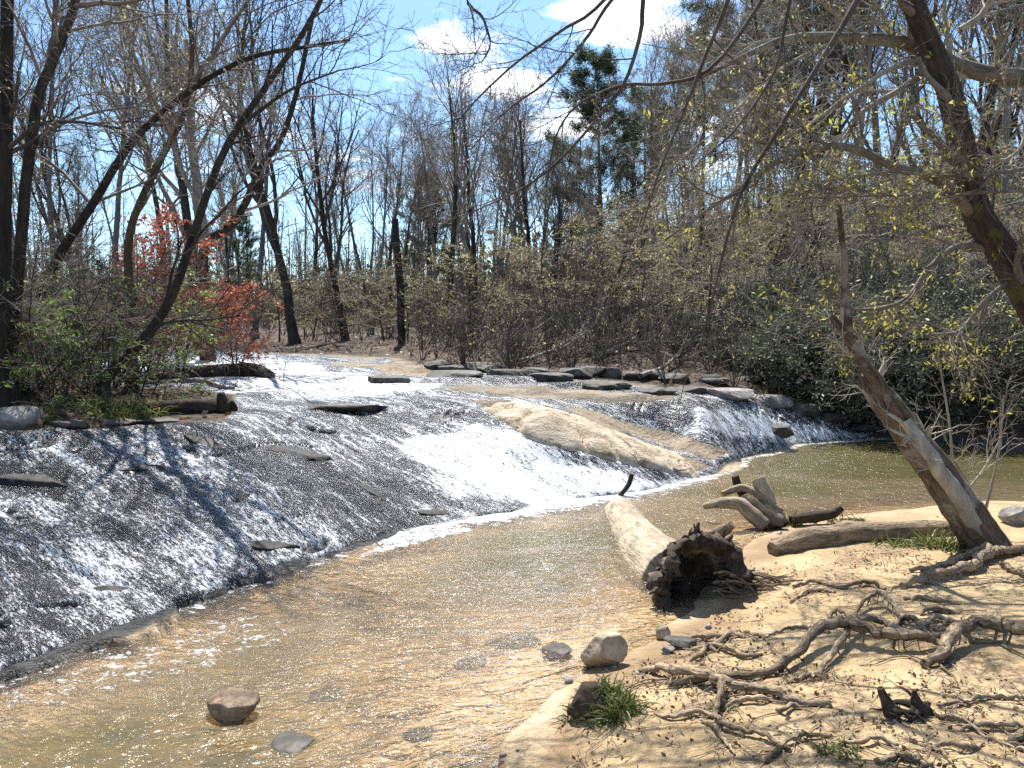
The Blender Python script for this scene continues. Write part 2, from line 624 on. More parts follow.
M['twig'] = bark('twig', (.11, .088, .072), (.29, .25, .205), 3)
M['twig_mid'] = bark('twig_mid', (.055, .043, .034), (.17, .14, .11), 3)
M['twig_dark'] = bark('twig_dark', (.03, .024, .02), (.10, .082, .068), 3)
M['twig_pale'] = bark('twig_pale', (.16, .14, .11), (.40, .36, .29), 3)
M['leaf_bud'] = leafmat('leaf_bud', (.24, .19, .09), (.42, .37, .16), (.46, .45, .16))
M['leaf_far'] = leafmat('leaf_far', (.06, .055, .028), (.11, .09, .05), (.17, .15, .075))
M['leaf_tan'] = leafmat('leaf_tan', (.16, .105, .06), (.28, .20, .11), (.36, .28, .15))
M['leaf_yellow'] = leafmat('leaf_yellow', (.38, .36, .06), (.50, .50, .08), (.55, .50, .14))
M['leaf_green'] = leafmat('leaf_green', (.10, .18, .025), (.18, .30, .035), (.30, .38, .06))
M['leaf_red'] = leafmat('leaf_red', (.27, .055, .03), (.40, .10, .055), (.46, .2, .11))
M['leaf_laurel'] = leafmat('leaf_laurel', (.035, .05, .03), (.07, .09, .05), (.16, .17, .10), .25)
M['needles'] = leafmat('needles', (.03, .06, .03), (.055, .095, .042), (.09, .13, .06), .3)
M['grass_blade'] = leafmat('grass_blade', (.05, .085, .02), (.12, .15, .04), (.30, .25, .11), .35)
M['dead_leaf'] = leafmat('dead_leaf', (.07, .042, .022), (.17, .11, .06), (.30, .22, .13), .15)


def rockmat(name, c0, c1, c2, rough=.75, wet=0.0):
    m, t = new_mat(name)
    co = t.coord('Object')
    a = t.noise(3, 8, .65, co)
    b = t.noise(22, 5, .6, co)
    col = t.ramp(t.math('ADD', t.math('MULTIPLY', a, .75), t.math('MULTIPLY', b, .25)), [(.34, c0), (.5, c1), (.66, c2)])
    nrm = t.bump(t.math('ADD', a, t.math('MULTIPLY', b, .35)), .7, .03)
    t.out(t.bsdf(col, rough, nrm, .3 + wet * .4))
    return m


M['rock_tan'] = rockmat('rock_tan', (.10, .07, .045), (.36, .28, .185), (.55, .46, .34))
M['rock_grey'] = rockmat('rock_grey', (.07, .065, .06), (.2, .185, .165), (.36, .33, .29))
M['rock_dark'] = rockmat('rock_dark', (.018, .016, .014), (.055, .05, .043), (.14, .125, .105), .75, .1)
M['rock_brown'] = rockmat('rock_brown', (.03, .02, .014), (.18, .12, .075), (.38, .28, .18), .7)
M['rock_black'] = rockmat('rock_black', (.006, .006, .006), (.016, .015, .014), (.05, .046, .04), .7)
M['soil'] = rockmat('soil', (.012, .009, .006), (.05, .035, .022), (.13, .09, .055), .95)
M['rock_wet'] = rockmat('rock_wet', (.014, .013, .012), (.04, .037, .033), (.09, .082, .072), .3, .8)

m, t = new_mat('rock_ledge_tan')
M['rock_ledge'] = m
co = t.coord('Object')
wv_ = t.n('ShaderNodeTexNoise', {'Vector': co, 'Scale': 2.5, 'Detail': 4}).outputs['Color']
cw = t.mix(.22, co, wv_)
a = t.noise(2.2, 8, .68, t.mapping(co, (1, 2.2, 2)))
b = t.noise(24, 6, .68, co)
ck = t.sstep(t.voro(1.5, t.mapping(cw, (1, 1.7, 1)), 'DISTANCE_TO_EDGE'), .0, .035)
col = t.ramp(t.math('ADD', t.math('MULTIPLY', a, .65), t.math('MULTIPLY', b, .35)), [(.36, (.14, .10, .06)), (.47, (.39, .31, .21)), (.58, (.56, .48, .37))])
ckg = t.math('MULTIPLY', t.math('SUBTRACT', 1.0, ck), t.sstep(t.noise(1.3, 3, .6, co), .46, .60))
col = t.mix(t.math('MULTIPLY', ckg, .8), col, (.06, .042, .028))
hh_ = t.math('ADD', t.math('ADD', a, t.math('MULTIPLY', b, .5)), t.math('MULTIPLY', ckg, -.8))
t.out(t.bsdf(col, .8, t.bump(hh_, 1.0, .05), .3))

# ground: sand, wet rock, leaf litter and stream bed on one sheet
m, t = new_mat('ground_mix')
M['ground'] = m
pos = t.n('ShaderNodeNewGeometry').outputs['Position']
rk, bk, lt, wt = t.attr('rock'), t.attr('bank'), t.attr('litter'), t.attr('wet')
s1, s2 = t.noise(2.1, 7, .62, pos), t.noise(38, 4, .65, pos)
sand = t.ramp(t.math('ADD', t.math('MULTIPLY', s1, .72), t.math('MULTIPLY', s2, .28)), [(.3, (.26, .175, .09)), (.5, (.40, .29, .155)), (.7, (.50, .385, .225))])
sand = t.mix(t.math('MULTIPLY', t.sstep(t.noise(4.3, 6, .7, t.mapping(pos, loc=(5, 2, 0))), .56, .68), .55), sand, (.24, .165, .10))
spk = t.sstep(t.voro(55, pos), .16, .08)
sand = t.mix(t.math('MULTIPLY', spk, t.sstep(t.noise(3, 3, .5, pos), .45, .6)), sand, (.10, .065, .04))
duff = t.math('MULTIPLY', t.attr('duff'), t.sstep(t.noise(26, 6, .75, pos), .40, .56))
sand = t.mix(t.math('MULTIPLY', duff, .85), sand, t.mix(t.noise(60, 3, .6, pos), (.03, .02, .012), (.22, .15, .09)))
sand = t.mix(t.math('MULTIPLY', wt, .8), sand, (.20, .125, .06))
b1 = t.noise(1.5, 7, .68, pos, .6)
bedc = t.ramp(t.math('ADD', t.math('MULTIPLY', b1, .8), t.math('MULTIPLY', s2, .2)), [(.34, (.09, .065, .038)), (.46, (.36, .27, .17)), (.60, (.56, .45, .31))])
r1 = t.noise(1.4, 8, .66, t.mapping(pos, (1, 1.6, 1), (0, 0, .6)))
r2 = t.noise(17, 6, .65, pos)
rockc = t.ramp(t.math('ADD', t.math('MULTIPLY', r1, .65), t.math('MULTIPLY', r2, .35)), [(.32, (.018, .018, .018)), (.5, (.065, .064, .062)), (.68, (.17, .165, .155))])
dry = t.attr('dry')
tan = t.ramp(t.math('ADD', t.math('MULTIPLY', r1, .6), t.math('MULTIPLY', r2, .4)), [(.38, (.09, .065, .042)), (.5, (.34, .26, .17)), (.62, (.52, .43, .31))])
rockc = t.mix(dry, rockc, tan)
l1 = t.noise(1.1, 6, .6, pos)
l2 = t.voro(14, pos, out='Color')
l2 = t.n('ShaderNodeSeparateColor', {0: l2}).outputs[0]
lit = t.ramp(t.math('ADD', t.math('MULTIPLY', l1, .6), t.math('MULTIPLY', l2, .4)), [(.25, (.012, .008, .005)), (.5, (.05, .034, .02)), (.75, (.14, .095, .058))])
col = t.mix(bk, bedc, sand)
col = t.mix(lt, col, lit)
col = t.mix(rk, col, rockc)
bh = t.math('ADD', t.math('MULTIPLY', s1, .8), t.math('MULTIPLY', t.math('ADD', s2, t.math('MULTIPLY', t.noise(11, 5, .7, pos), 2.0)), .3))
bh = t.math('ADD', bh, t.math('MULTIPLY', t.math('MULTIPLY', r2, rk), 1.8))
nrm = t.bump(bh, 1.0, .055)
wetr = t.math('MAXIMUM', t.math('MULTIPLY', rk, t.math('SUBTRACT', 1.0, dry)), t.math('MULTIPLY', wt, .3))
rough = t.math('SUBTRACT', .92, t.math('MULTIPLY', wetr, .55))
t.out(t.bsdf(col, rough, nrm, .35))

# pool water: see-through brown-tinted, mirror by Fresnel, foam where the slide runs in
m, t = new_mat('pool_water')
M['pool'] = m
pos = t.n('ShaderNodeNewGeometry').outputs['Position']
rip = t.mapping(pos, (1.0, 1.75, 1), (0, 0, -.25))
w1, w2, w3 = t.noise(3.4, 3, .5, rip, 1.0), t.noise(12, 2, .5, rip, .8), t.noise(40, 3, .6, pos)
hgt = t.math('ADD', t.math('ADD', w1, t.math('MULTIPLY', w2, .30)), t.math('MULTIPLY', w3, t.math('ADD', .035, t.math('MULTIPLY', t.attr('foam'), .35))))
nrm = t.bump(hgt, 1.0, .085)
deep = t.attr('deep')
tint = t.mix(deep, (.96, .89, .76), (.44, .33, .13))
tra = t.n('ShaderNodeBsdfTransparent', {'Color': tint}).outputs[0]
mud = t.bsdf(t.mix(deep, (.46, .35, .22), (.12, .108, .04)), .6, None, .0)
body = t.n('ShaderNodeMixShader', {0: t.math('ADD', .10, t.math('MULTIPLY', deep, .45)), 1: tra, 2: mud}).outputs[0]
glo = t.n('ShaderNodeBsdfGlossy', {'Color': (1, 1, 1, 1), 'Roughness': .11, 'Normal': nrm}).outputs[0]
fr = t.n('ShaderNodeFresnel', {'IOR': 1.33, 'Normal': nrm}).outputs[0]
wat = t.n('ShaderNodeMixShader', {0: fr, 1: body, 2: glo}).outputs[0]
fo = t.math('ADD', t.math('MULTIPLY', t.noise(7, 6, .7, rip, .7), .55), t.math('MULTIPLY', t.noise(46, 4, .7, pos), .45))
fm = t.sstep(fo, t.math('SUBTRACT', .80, t.math('MULTIPLY', t.attr('foam'), .42)), t.math('SUBTRACT', .90, t.math('MULTIPLY', t.attr('foam'), .42)))
foam = t.bsdf((.70, .72, .73), .5, t.bump(fo, 1.0, .05), .4)
t.out(t.n('ShaderNodeMixShader', {0: fm, 1: wat, 2: foam}).outputs[0])

# cascade water: thin broken film over dark rock, white where it is aerated
m, t = new_mat('cascade_water')
M['cascade'] = m
pos = t.n('ShaderNodeNewGeometry').outputs['Position']
flow = t.mapping(pos, (1, 1, 1), (0, 0, math.radians(36)))
str1 = t.noise(1.0, 6, .62, t.mapping(flow, (1.3, 7.5, 3)), .35)
str2 = t.noise(1.0, 5, .65, t.mapping(flow, (10, 34, 12)), .5)
spk1 = t.noise(1.0, 4, .72, t.mapping(flow, (22, 85, 45)), .8)
lump = t.noise(1.1, 4, .55, pos)
fo = t.math('ADD', t.math('ADD', t.math('MULTIPLY', str1, .25), t.math('MULTIPLY', str2, .28)), t.math('ADD', t.math('MULTIPLY', spk1, .44), t.math('MULTIPLY', lump, .03)))
af = t.attr('foam')
thr = t.math('SUBTRACT', .65, t.math('MULTIPLY', af, .28))
fm = t.sstep(fo, thr, t.math('ADD', thr, .10))
hgt = t.math('ADD', t.math('ADD', t.math('MULTIPLY', str1, .5), t.math('MULTIPLY', str2, .55)), t.math('MULTIPLY', spk1, .5))
nrm = t.bump(hgt, 1.0, .022)
tra = t.n('ShaderNodeBsdfTransparent', {'Color': (.86, .88, .9, 1)}).outputs[0]
glo = t.n('ShaderNodeBsdfGlossy', {'Color': (1, 1, 1, 1), 'Roughness': .12, 'Normal': nrm}).outputs[0]
fr = t.n('ShaderNodeFresnel', {'IOR': 1.33, 'Normal': nrm}).outputs[0]
wat = t.n('ShaderNodeMixShader', {0: fr, 1: tra, 2: glo}).outputs[0]
foam = t.bsdf((.66, .69, .72), .4, nrm, .4)
t.out(t.n('ShaderNodeMixShader', {0: fm, 1: wat, 2: foam}).outputs[0])

# ------------------------------------------------------------------ ground sheet
xs = np.concatenate([-np.geomspace(420, 9.2, 64), np.arange(-9.0, 9.6, .036), np.geomspace(9.8, 420, 64)])
ystep = [2.4]
while ystep[-1] < 34:
    ystep.append(ystep[-1] + max(.022, .0045 * ystep[-1]))
ys = np.concatenate([-np.geomspace(300, .5, 34), np.arange(0, 2.35, .12), np.array(ystep), np.geomspace(35, 520, 70)])
GX, GY = np.meshgrid(xs, ys)
GH, G_rock, G_bank, G_lit, GPX, GPY = surf(GX, GY)
ny, nx = GX.shape
LEDGE = [(470, 402), (500, 400), (540, 408), (585, 424), (640, 440), (690, 456), (712, 466), (690, 473), (650, 468), (605, 461), (575, 452), (545, 433), (520, 420), (485, 408)]
LEDGE2 = [(560, 405), (600, 412), (660, 430), (735, 452), (712, 463), (640, 438), (585, 422)]
UPDRY = [(330, 362), (400, 362), (470, 374), (430, 380), (380, 372), (330, 368)]
UPDRY2 = [(470, 384), (560, 388), (700, 396), (640, 404), (560, 400), (500, 398), (430, 392)]
wob = fbm(GX * 2.2, GY * 2.2, 77, 4) * 10
dry = np.maximum.reduce([sst(poly_sd(GPX, GPY, p) + wob * s, -2, 3) * a for p, s, a in ((LEDGE, .5, 1.), (LEDGE2, .5, .85), (UPDRY, .4, .9), (UPDRY2, .5, .7))])
dry = np.where(GY > 1, dry, 0) * G_rock
wet = G_bank * (1 - sst(GH + .05 * fbm(GX * 2, GY * 2, 5, 3), .045, .12))
duff = G_bank * sst(fbm(GX * 1.1, GY * 1.1, 93, 4) + .20 * sst(GPY, 610, 690) * sst(GPX, 620, 720) - .05, 0, .18) * sst(GPX, 600, 680)
idx = np.arange(ny * nx).reshape(ny, nx)
Q = np.stack([idx[:-1, :-1], idx[:-1, 1:], idx[1:, 1:], idx[1:, :-1]], -1).reshape(-1, 4)
gnd = quadmesh('ground', np.stack([GX, GY, GH], -1).reshape(-1, 3), Q, M['ground'], None, True,
               {'rock': G_rock.ravel(), 'bank': G_bank.ravel(), 'litter': G_lit.ravel(), 'dry': dry.ravel(), 'wet': wet.ravel(), 'duff': duff.ravel()})
tag(gnd, kind='structure')

# ------------------------------------------------------------------ cascade water sheet
iy = np.where((ys > 2.3) & (ys < 33))[0]
ix = np.where((xs > -14) & (xs < 9.6))[0]
sl = np.ix_(iy, ix)
X, Y, Z, PX, PY, RK = GX[sl], GY[sl], GH[sl], GPX[sl], GPY[sl], G_rock[sl]
DR = dry[sl]


def fpoly(p, soft, val):
    return sst(poly_sd(PX, PY, p) + fbm(X * 1.1, Y * 2.2, 61, 4) * soft * 1.6, -soft, soft) * val


foam = np.full(X.shape, .55)
foam = np.maximum(foam, fpoly([(385, 452), (420, 432), (470, 416), (520, 424), (575, 452), (650, 472), (715, 478), (640, 500), (540, 516), (450, 505)], 16, .80))
foam = np.maximum(foam, fpoly([(100, 356), (250, 350), (345, 372), (450, 384), (430, 397), (290, 402), (170, 392), (110, 374)], 6, .74))
foam = np.maximum(foam, fpoly([(690, 402), (760, 412), (830, 424), (900, 436), (800, 448), (735, 446), (690, 428)], 8, .72))
foam = np.maximum(foam, fpoly([(600, 402), (700, 404), (700, 430), (640, 428)], 8, .5))
foam = np.maximum(foam, fpoly([(30, 560), (170, 500), (330, 540), (200, 620), (60, 650)], 40, .57))
foam = np.maximum(foam, fpoly([(230, 420), (330, 425), (400, 470), (330, 470), (250, 440)], 14, .62))
dark = fpoly([(0, 470), (70, 478), (60, 500), (-20, 500)], 8, 1) + fpoly([(230, 440), (400, 480), (430, 525), (330, 510), (250, 470)], 16, .6)
foam = np.clip(foam - .26 * np.clip(dark, 0, 1), 0, 1)
foam += .16 * fbm(X * .9, Y * 2.0, 63, 3) + .24 * fbm((X * .8 - Y * .6) * .5, (X * .6 + Y * .8) * 3.2, 64, 4)
e = edge_sd(X, Y)
lipband = np.where(PX < 400, np.exp(-(np.maximum(e - .02, 0) / .09) ** 2), 0)
CK = crack(X, Y) * (1 - sst(Z, .98, 1.05)) * (1 - sst(foam, .60, .72))
cov = RK * (1 - .98 * DR) * (1 - .9 * CK) * np.clip(1 - lipband * 1.5, 0, 1)
drip = fbm(X * 9, Y * 9, 65, 3)
thick = .016 + .02 * fbm(X * 2.5, Y * 6, 66, 3) + .012 * drip
WZ = Z + np.where(cov > .5, thick * sst(cov, .5, .8), -.06 * (1 - cov * 2))
n2, n1_ = X.shape
idx = np.arange(n2 * n1_).reshape(n2, n1_)
Q = np.stack([idx[:-1, :-1], idx[:-1, 1:], idx[1:, 1:], idx[1:, :-1]], -1).reshape(-1, 4)
keep = (cov.ravel()[Q] > .3).any(1)
Q = Q[keep]
used = np.unique(Q)
remap = np.full(n2 * n1_, -1)
remap[used] = np.arange(len(used))
casc = quadmesh('cascade_water', np.stack([X, Y, WZ], -1).reshape(-1, 3)[used], remap[Q], M['cascade'], None, True, {'foam': np.clip(foam, 0, 1).ravel()[used]})
tag(casc, kind='structure')

# ------------------------------------------------------------------ pool water sheet
pxs = np.concatenate([np.arange(-9, 9, .045), np.geomspace(9.05, 60, 60)])
pys = [-.5]
while pys[-1] < 17.6:
    pys.append(pys[-1] + max(.035, .006 * pys[-1]))
pys = np.array(pys)
X, Y = np.meshgrid(pxs, pys)
Hp, RKp, BKp, _, PX, PY = surf(X, Y)
deep = np.maximum(sst(-Hp, .05, .24) * .85 * np.clip(1 + 1.2 * fbm(X * .8, Y * 1.6, 73, 4), 0, 1.5), sst(-Hp, .25, .45))
deep = np.maximum(deep, sst(PX, 640, 800) * sst(-PY, -520, -490) * .9)
e = edge_sd(X, Y)
pf = np.where((PX > -400) & (PX < 720), np.exp(-np.maximum(-e, 0) / (.22 + .5 * sst(PX, 380, 520))), 0) * np.where(PX < 380, .72, 1.0)
pf = np.maximum(pf, .85 * np.exp(-np.maximum(-(poly_sd(PX, PY, [(360, 562), (400, 538), (450, 530), (470, 540), (420, 552)])), 0) / 8))
pf = np.maximum(pf, .8 * np.exp(-np.maximum(-(poly_sd(PX, PY, [(700, 474), (790, 446), (890, 437), (1040, 448), (1040, 455), (900, 446), (800, 453), (715, 480)])), 0) / 6))
pf = np.maximum(pf, .55 * np.exp(-np.maximum(-(poly_sd(PX, PY, [(680, 494), (790, 490), (930, 496), (860, 503), (740, 502)])), 0) / 8))
pf = np.maximum(pf, .66 * np.exp(-np.maximum(-(poly_sd(PX, PY, [(-50, 715), (130, 655), (240, 615), (300, 650), (200, 690), (60, 720)])), 0) / 25))
pf = np.where(Y > 1, pf, 0)
Zp = .010 * fbm(X * 2.2, Y * 5, 71, 3) + (.03 * fbm(X * 4, Y * 6, 72, 3) + .02) * pf
n2, n1_ = X.shape
idx = np.arange(n2 * n1_).reshape(n2, n1_)
Q = np.stack([idx[:-1, :-1], idx[:-1, 1:], idx[1:, 1:], idx[1:, :-1]], -1).reshape(-1, 4)
keep = (Hp.ravel()[Q] < .08).any(1)
Q = Q[keep]
used = np.unique(Q)
remap = np.full(n2 * n1_, -1)
remap[used] = np.arange(len(used))
pool = quadmesh('pool_water', np.stack([X, Y, Zp], -1).reshape(-1, 3)[used], remap[Q], M['pool'], None, True, {'foam': np.clip(pf, 0, 1).ravel()[used], 'deep': deep.ravel()[used]})
tag(pool, kind='structure')
# ------------------------------------------------------------------ trees
def trunk_base(o_xy, drop=.25):
    return Hh(o_xy[0], o_xy[1]) - drop


def bare_proto(seed, h, r, fork=.35, nl=12, la=(.35, .8), up=.10, matt='bark_grey', mtw='twig', leaf=None, wig=.035, lb=.40, rmin=.011, nbr=7, ntw=6, ntl=3):
    rng = np.random.default_rng(seed)
    root = empty('bare_tree')
    P0, R0 = grow(np.array([[0, 0, -.4]]), np.array([[0, 0, 1.0]]), h * .9, np.array([r]), .22, 18, wig, (0, 0, .03), rng)
    R0[:, 0] *= 1.5
    R0[:, 1] *= 1.12
    tm = MB()
    tm.tube(P0, R0, 9)
    cm = MB()
    s, d, rr, tt = spawn(P0, R0, nl, fork, .99, la, rng, .62)
    L1 = h * lb * (1.15 - .75 * tt) * rng.uniform(.7, 1.25, len(tt))
    P1, R1 = grow(s, d, L1, np.maximum(rr, .02), .3, 10, .10, (0, 0, up), rng)
    cm.tube(P1, R1, 6)
    s, d, rr, tt = spawn(P1, R1, nbr, .15, .98, (.35, .9), rng, .6)
    P2, R2 = grow(s, d, h * .15 * rng.uniform(.5, 1.3, len(tt)), np.maximum(rr, rmin * 1.4), .45, 6, .14, (0, 0, .06), rng)
    cm.tube(P2, R2, 4)
    s, d, rr, tt = spawn(P2, R2, ntw, .15, 1., (.3, .9), rng, .6)
    P3, R3 = grow(s, d, h * .068 * rng.uniform(.5, 1.3, len(tt)), np.clip(rr, rmin * .9, rmin * 1.4), .6, 4, .16, (0, 0, .05), rng)
    cm.tube(P3, R3, 3)
    s, d, rr, tt = spawn(P3, R3, ntl, .2, 1., (.3, .8), rng, .6)
    P4, R4 = grow(s, d, h * .032 * rng.uniform(.5, 1.3, len(tt)), np.full(len(tt), rmin * .62), .7, 3, .15, (0, 0, .03), rng)
    cm.tube(P4, R4, 3)
    tm.build('trunk', M[matt], root)
    cm.build('crown', M[mtw], root)
    if leaf:
        lm = MB()
        leaves(lm, pick(P4, leaf[1], rng), leaf[2], rng, .5, .1)
        lm.build('foliage', M[leaf[0]], root)
    return root


def sapling_proto(seed, h, r, nl, nst=1, spread=.25, horiz=.5, leaf=None, matt='bark_brown', mtw='twig', rmin=.007, lb=.45, ntw=7, ntl=3, name='understorey_tree'):
    rng = np.random.default_rng(seed)
    root = empty(name)
    st = np.zeros((nst, 3))
    st[:, :2] = rng.normal(0, .12 * (nst > 1), (nst, 2))
    st[:, 2] = -.2
    dr = rng.normal(0, spread, (nst, 3))
    dr[:, 2] = 1
    P0, R0 = grow(st, dr, h * .95 * rng.uniform(.7, 1.05, nst), np.full(nst, r), .2, 12, .07, (0, 0, .03), rng)
    tm = MB()
    tm.tube(P0, R0, 6)
    cm = MB()
    s, d, rr, tt = spawn(P0, R0, nl, .15, .98, (.7, 1.35), rng, .55)
    d[:, 2] *= horiz
    P1, R1 = grow(s, d, h * lb * (1.1 - .6 * tt) * rng.uniform(.6, 1.2, len(tt)), np.maximum(rr, rmin * 1.6), .3, 8, .11, (0, 0, .015), rng)
    cm.tube(P1, R1, 4)
    s, d, rr, tt = spawn(P1, R1, ntw, .15, 1, (.4, 1.0), rng, .6)
    d[:, 2] *= .6
    P2, R2 = grow(s, d, h * .16 * rng.uniform(.5, 1.3, len(tt)), np.clip(rr, rmin, rmin * 1.6), .5, 5, .15, (0, 0, 0), rng)
    cm.tube(P2, R2, 3)
    s, d, rr, tt = spawn(P2, R2, ntl + 2, .2, 1, (.4, .9), rng, .6)
    P3, R3 = grow(s, d, h * .06 * rng.uniform(.5, 1.3, len(tt)), np.full(len(tt), rmin * .7), .7, 3, .15, (0, 0, 0), rng)
    cm.tube(P3, R3, 3)
    tm.build('trunk' if nst == 1 else 'stem', M[matt], root)
    cm.build('crown' if nst == 1 else 'branches', M[mtw], root)
    if leaf:
        lm = MB()
        leaves(lm, pick(P3, leaf[1], rng), leaf[2], rng, leaf[3] if len(leaf) > 3 else .5, .2, 1, leaf[4] if len(leaf) > 4 else 0.0)
        lm.build('foliage', M[leaf[0]], root)
    return root


def pine_proto(seed, h, r, t0=.38, nb=46, wid=.20):
    rng = np.random.default_rng(seed)
    root = empty('pine_tree')
    P0, R0 = grow(np.array([[0, 0, -.4]]), np.array([[0, 0, 1.0]]), h, np.array([r]), .12, 16, .012, (0, 0, .03), rng)
    tm = MB()
    tm.tube(P0, R0, 9)
    s, d, rr, tt = spawn(P0, R0, nb, t0, .995, (1.0, 1.5), rng, .35)
    u = (tt - t0) / (1 - t0)
    L = h * wid * (.35 + .9 * np.sin(np.clip(u, 0, 1) * 2.3 + .35)) * (1.08 - u * .72) * rng.uniform(.55, 1.2, len(tt))
    P1, R1 = grow(s, d, L, np.maximum(rr * .6, .025), .3, 7, .09, (0, 0, .03), rng)
    bm = MB()
    bm.tube(P1, R1, 4)
    s, d, rr, tt2 = spawn(P1, R1, 7, .35, 1, (.4, 1.0), rng, .5)
    P2, R2 = grow(s, d, h * .045 * rng.uniform(.5, 1.3, len(tt2)), np.full(len(tt2), .014), .5, 4, .12, (0, 0, .05), rng)
    bm.tube(P2, R2, 3)
    nm = MB()
    leaves(nm, pick(P2, 85, rng, .1), .34, rng, .13, -.15, 1, .10)
    tm.build('trunk', M['bark_brown'], root)
    bm.build('branches', M['twig_dark'], root)
    nm.build('needles', M['needles'], root)
    return root


def px2xy(px, Y):
    return (px - 512) / F * Y, Y


def set_tree(o, px, Y, top_py, h0, rz=None, lean=0.0, sxy=1.0):
    x, y = px2xy(px, Y)
    z = Hh(x, y)
    top = CAMZ + (330 - top_py) / F * Y
    s = max(.25, (top - z) / h0)
    o.location = (x, y, z)
    o.scale = (s * sxy, s * sxy, s)
    o.rotation_euler = (0, lean, rz if rz is not None else random.uniform(0, 6.28))
    return o


used_proto = set()


def inst(proto):
    if proto.name in used_proto:
        return copy_tree(proto)
    used_proto.add(proto.name)
    return proto


VA = bare_proto(1, 17, .24, .30, 11, (.25, .55), .10, 'bark_dark', 'twig', lb=.52, ntl=2, ntw=5)
VB = bare_proto(2, 17, .20, .45, 12, (.3, .75), .08, 'bark_grey', 'twig', lb=.38)
VC = bare_proto(3, 17, .22, .25, 12, (.3, .7), .12, 'bark_dark', 'twig_dark', lb=.46, wig=.06, ntl=2, ntw=5)
VD = bare_proto(4, 17, .17, .5, 11, (.35, .9), .06, 'bark_grey', 'twig', leaf=('leaf_bud', .8, .09), lb=.34)
VE = bare_proto(6, 17, .15, .55, 9, (.3, .7), .08, 'bark_grey', 'twig', lb=.28, nbr=6)
VF = bare_proto(7, 17, .19, .4, 12, (.4, .9), .05, 'bark_brown', 'twig', leaf=('leaf_tan', .6, .09), lb=.36)
PA = pine_proto(11, 20, .24, .26, 92, .25)
PB = pine_proto(12, 20, .22, .42, 46, .24)

MAIN = [  # proto, foot px, distance, top py, label
    (VC, 297, 29, -40, 'tall dark bare tree left of the upper stream with trunk leaning slightly right'),
    (VB, 256, 33, 60, 'straight dark trunk just left of the tall right-leaning bare tree'),
    (VC, 347, 31, 70, 'wide crooked bare tree at the head of the white upper stream'),
    (VE, 372, 36, 120, 'thin straight bare tree between the crooked tree and the broken snag'),
    (VA, 447, 30, 70, 'vase-shaped dark bare tree with many upright limbs behind the upper ledges'),
    (VA, 474, 34, 95, 'second vase-shaped bare tree close right of the darkest one'),
    (VE, 419, 38, 150, 'thin bare tree with the small dark pine behind it'),
    (VB, 498, 36, 110, 'straight grey bare tree in the middle of the tree line'),
    (VA, 530, 33, 100, 'bare tree with upswept forks standing left of the tall pine'),
    (VE, 548, 40, 135, 'thin grey bare tree in the gap left of the tall pine'),
    (VC, 556, 30, 165, 'dark twin-looking bare tree at the foot of the tall pine, left side'),
    (VD, 578, 29, 235, 'budding bare tree in front of the tall pine'),
    (VF, 632, 27, 190, 'tan-leaved slim tree right of the tall pine trunk'),
    (VB, 655, 31, 60, 'tall grey bare tree between the two biggest pines'),
    (VD, 690, 27, 40, 'budding tall tree on the bank behind the tan rock ledge'),
    (VB, 722, 30, -10, 'tall grey tree left of the dark right-hand pine'),
    (VF, 770, 26, -40, 'tan-leaved tall tree on the hillside above the right cascade'),
    (VC, 806, 30, -60, 'dark crooked bare tree above the laurel thicket'),
    (VD, 846, 27, -90, 'budding tall tree above the laurel thicket, behind the dead leaning trunk'),
    (VB, 880, 32, -120, 'grey straight bare tree seen left of the brown leaning trunk'),
    (VE, 918, 28, -100, 'thin bare tree crossing behind the brown leaning trunk'),
    (VC, 960, 31, -120, 'dark bare tree seen right of the brown leaning trunk'),
    (VB, 1000, 27, -140, 'grey bare tree near the right end of the hillside'),
    (VA, 200, 24, -60, 'massive grey vase-shaped tree rising behind the red-leaved tree'),
    (VE, 60, 27, -30, 'thin bare tree behind the far left thicket'),
    (VD, 118, 30, -20, 'budding bare tree behind the left leaning trunks'),
    (VB, 20, 34, -60, 'grey bare tree behind the thick dark trunk at far left'),
    (VF, 165, 36, 20, 'tan-leaved bare tree left of the massive grey vase-shaped tree'),
]
for p, px, Y, top, lab in MAIN:
    o = inst(p)
    set_tree(o, px, Y, top, 16.5)
    tag(o, lab, 'tree', 'bare trees along the far side of the stream')
MAINP = [
    (PA, 602, 40, 66, 'tall full pine rising above the middle of the tree line'),
    (PB, 745, 36, -20, 'dark pine on the right slope beside the overhanging twigs'),
    (PB, 700, 55, 40, 'pine half hidden behind bare trees on the right slope'),
    (PA, 428, 62, 178, 'small dark pine low in the gap left of the vase-shaped tree'),
    (PB, 645, 60, 100, 'slim pine just right of the tall full pine'),
    (PA, 800, 52, -30, 'dark pine behind the crooked tree above the laurels'),
    (PA, 240, 70, 215, 'low dark pine far behind the red-leaved tree'),
]
for p, px, Y, top, lab in MAINP:
    o = inst(p)
    set_tree(o, px, Y, top, 19.5)
    tag(o, lab, 'pine tree', 'pines among the bare trees')

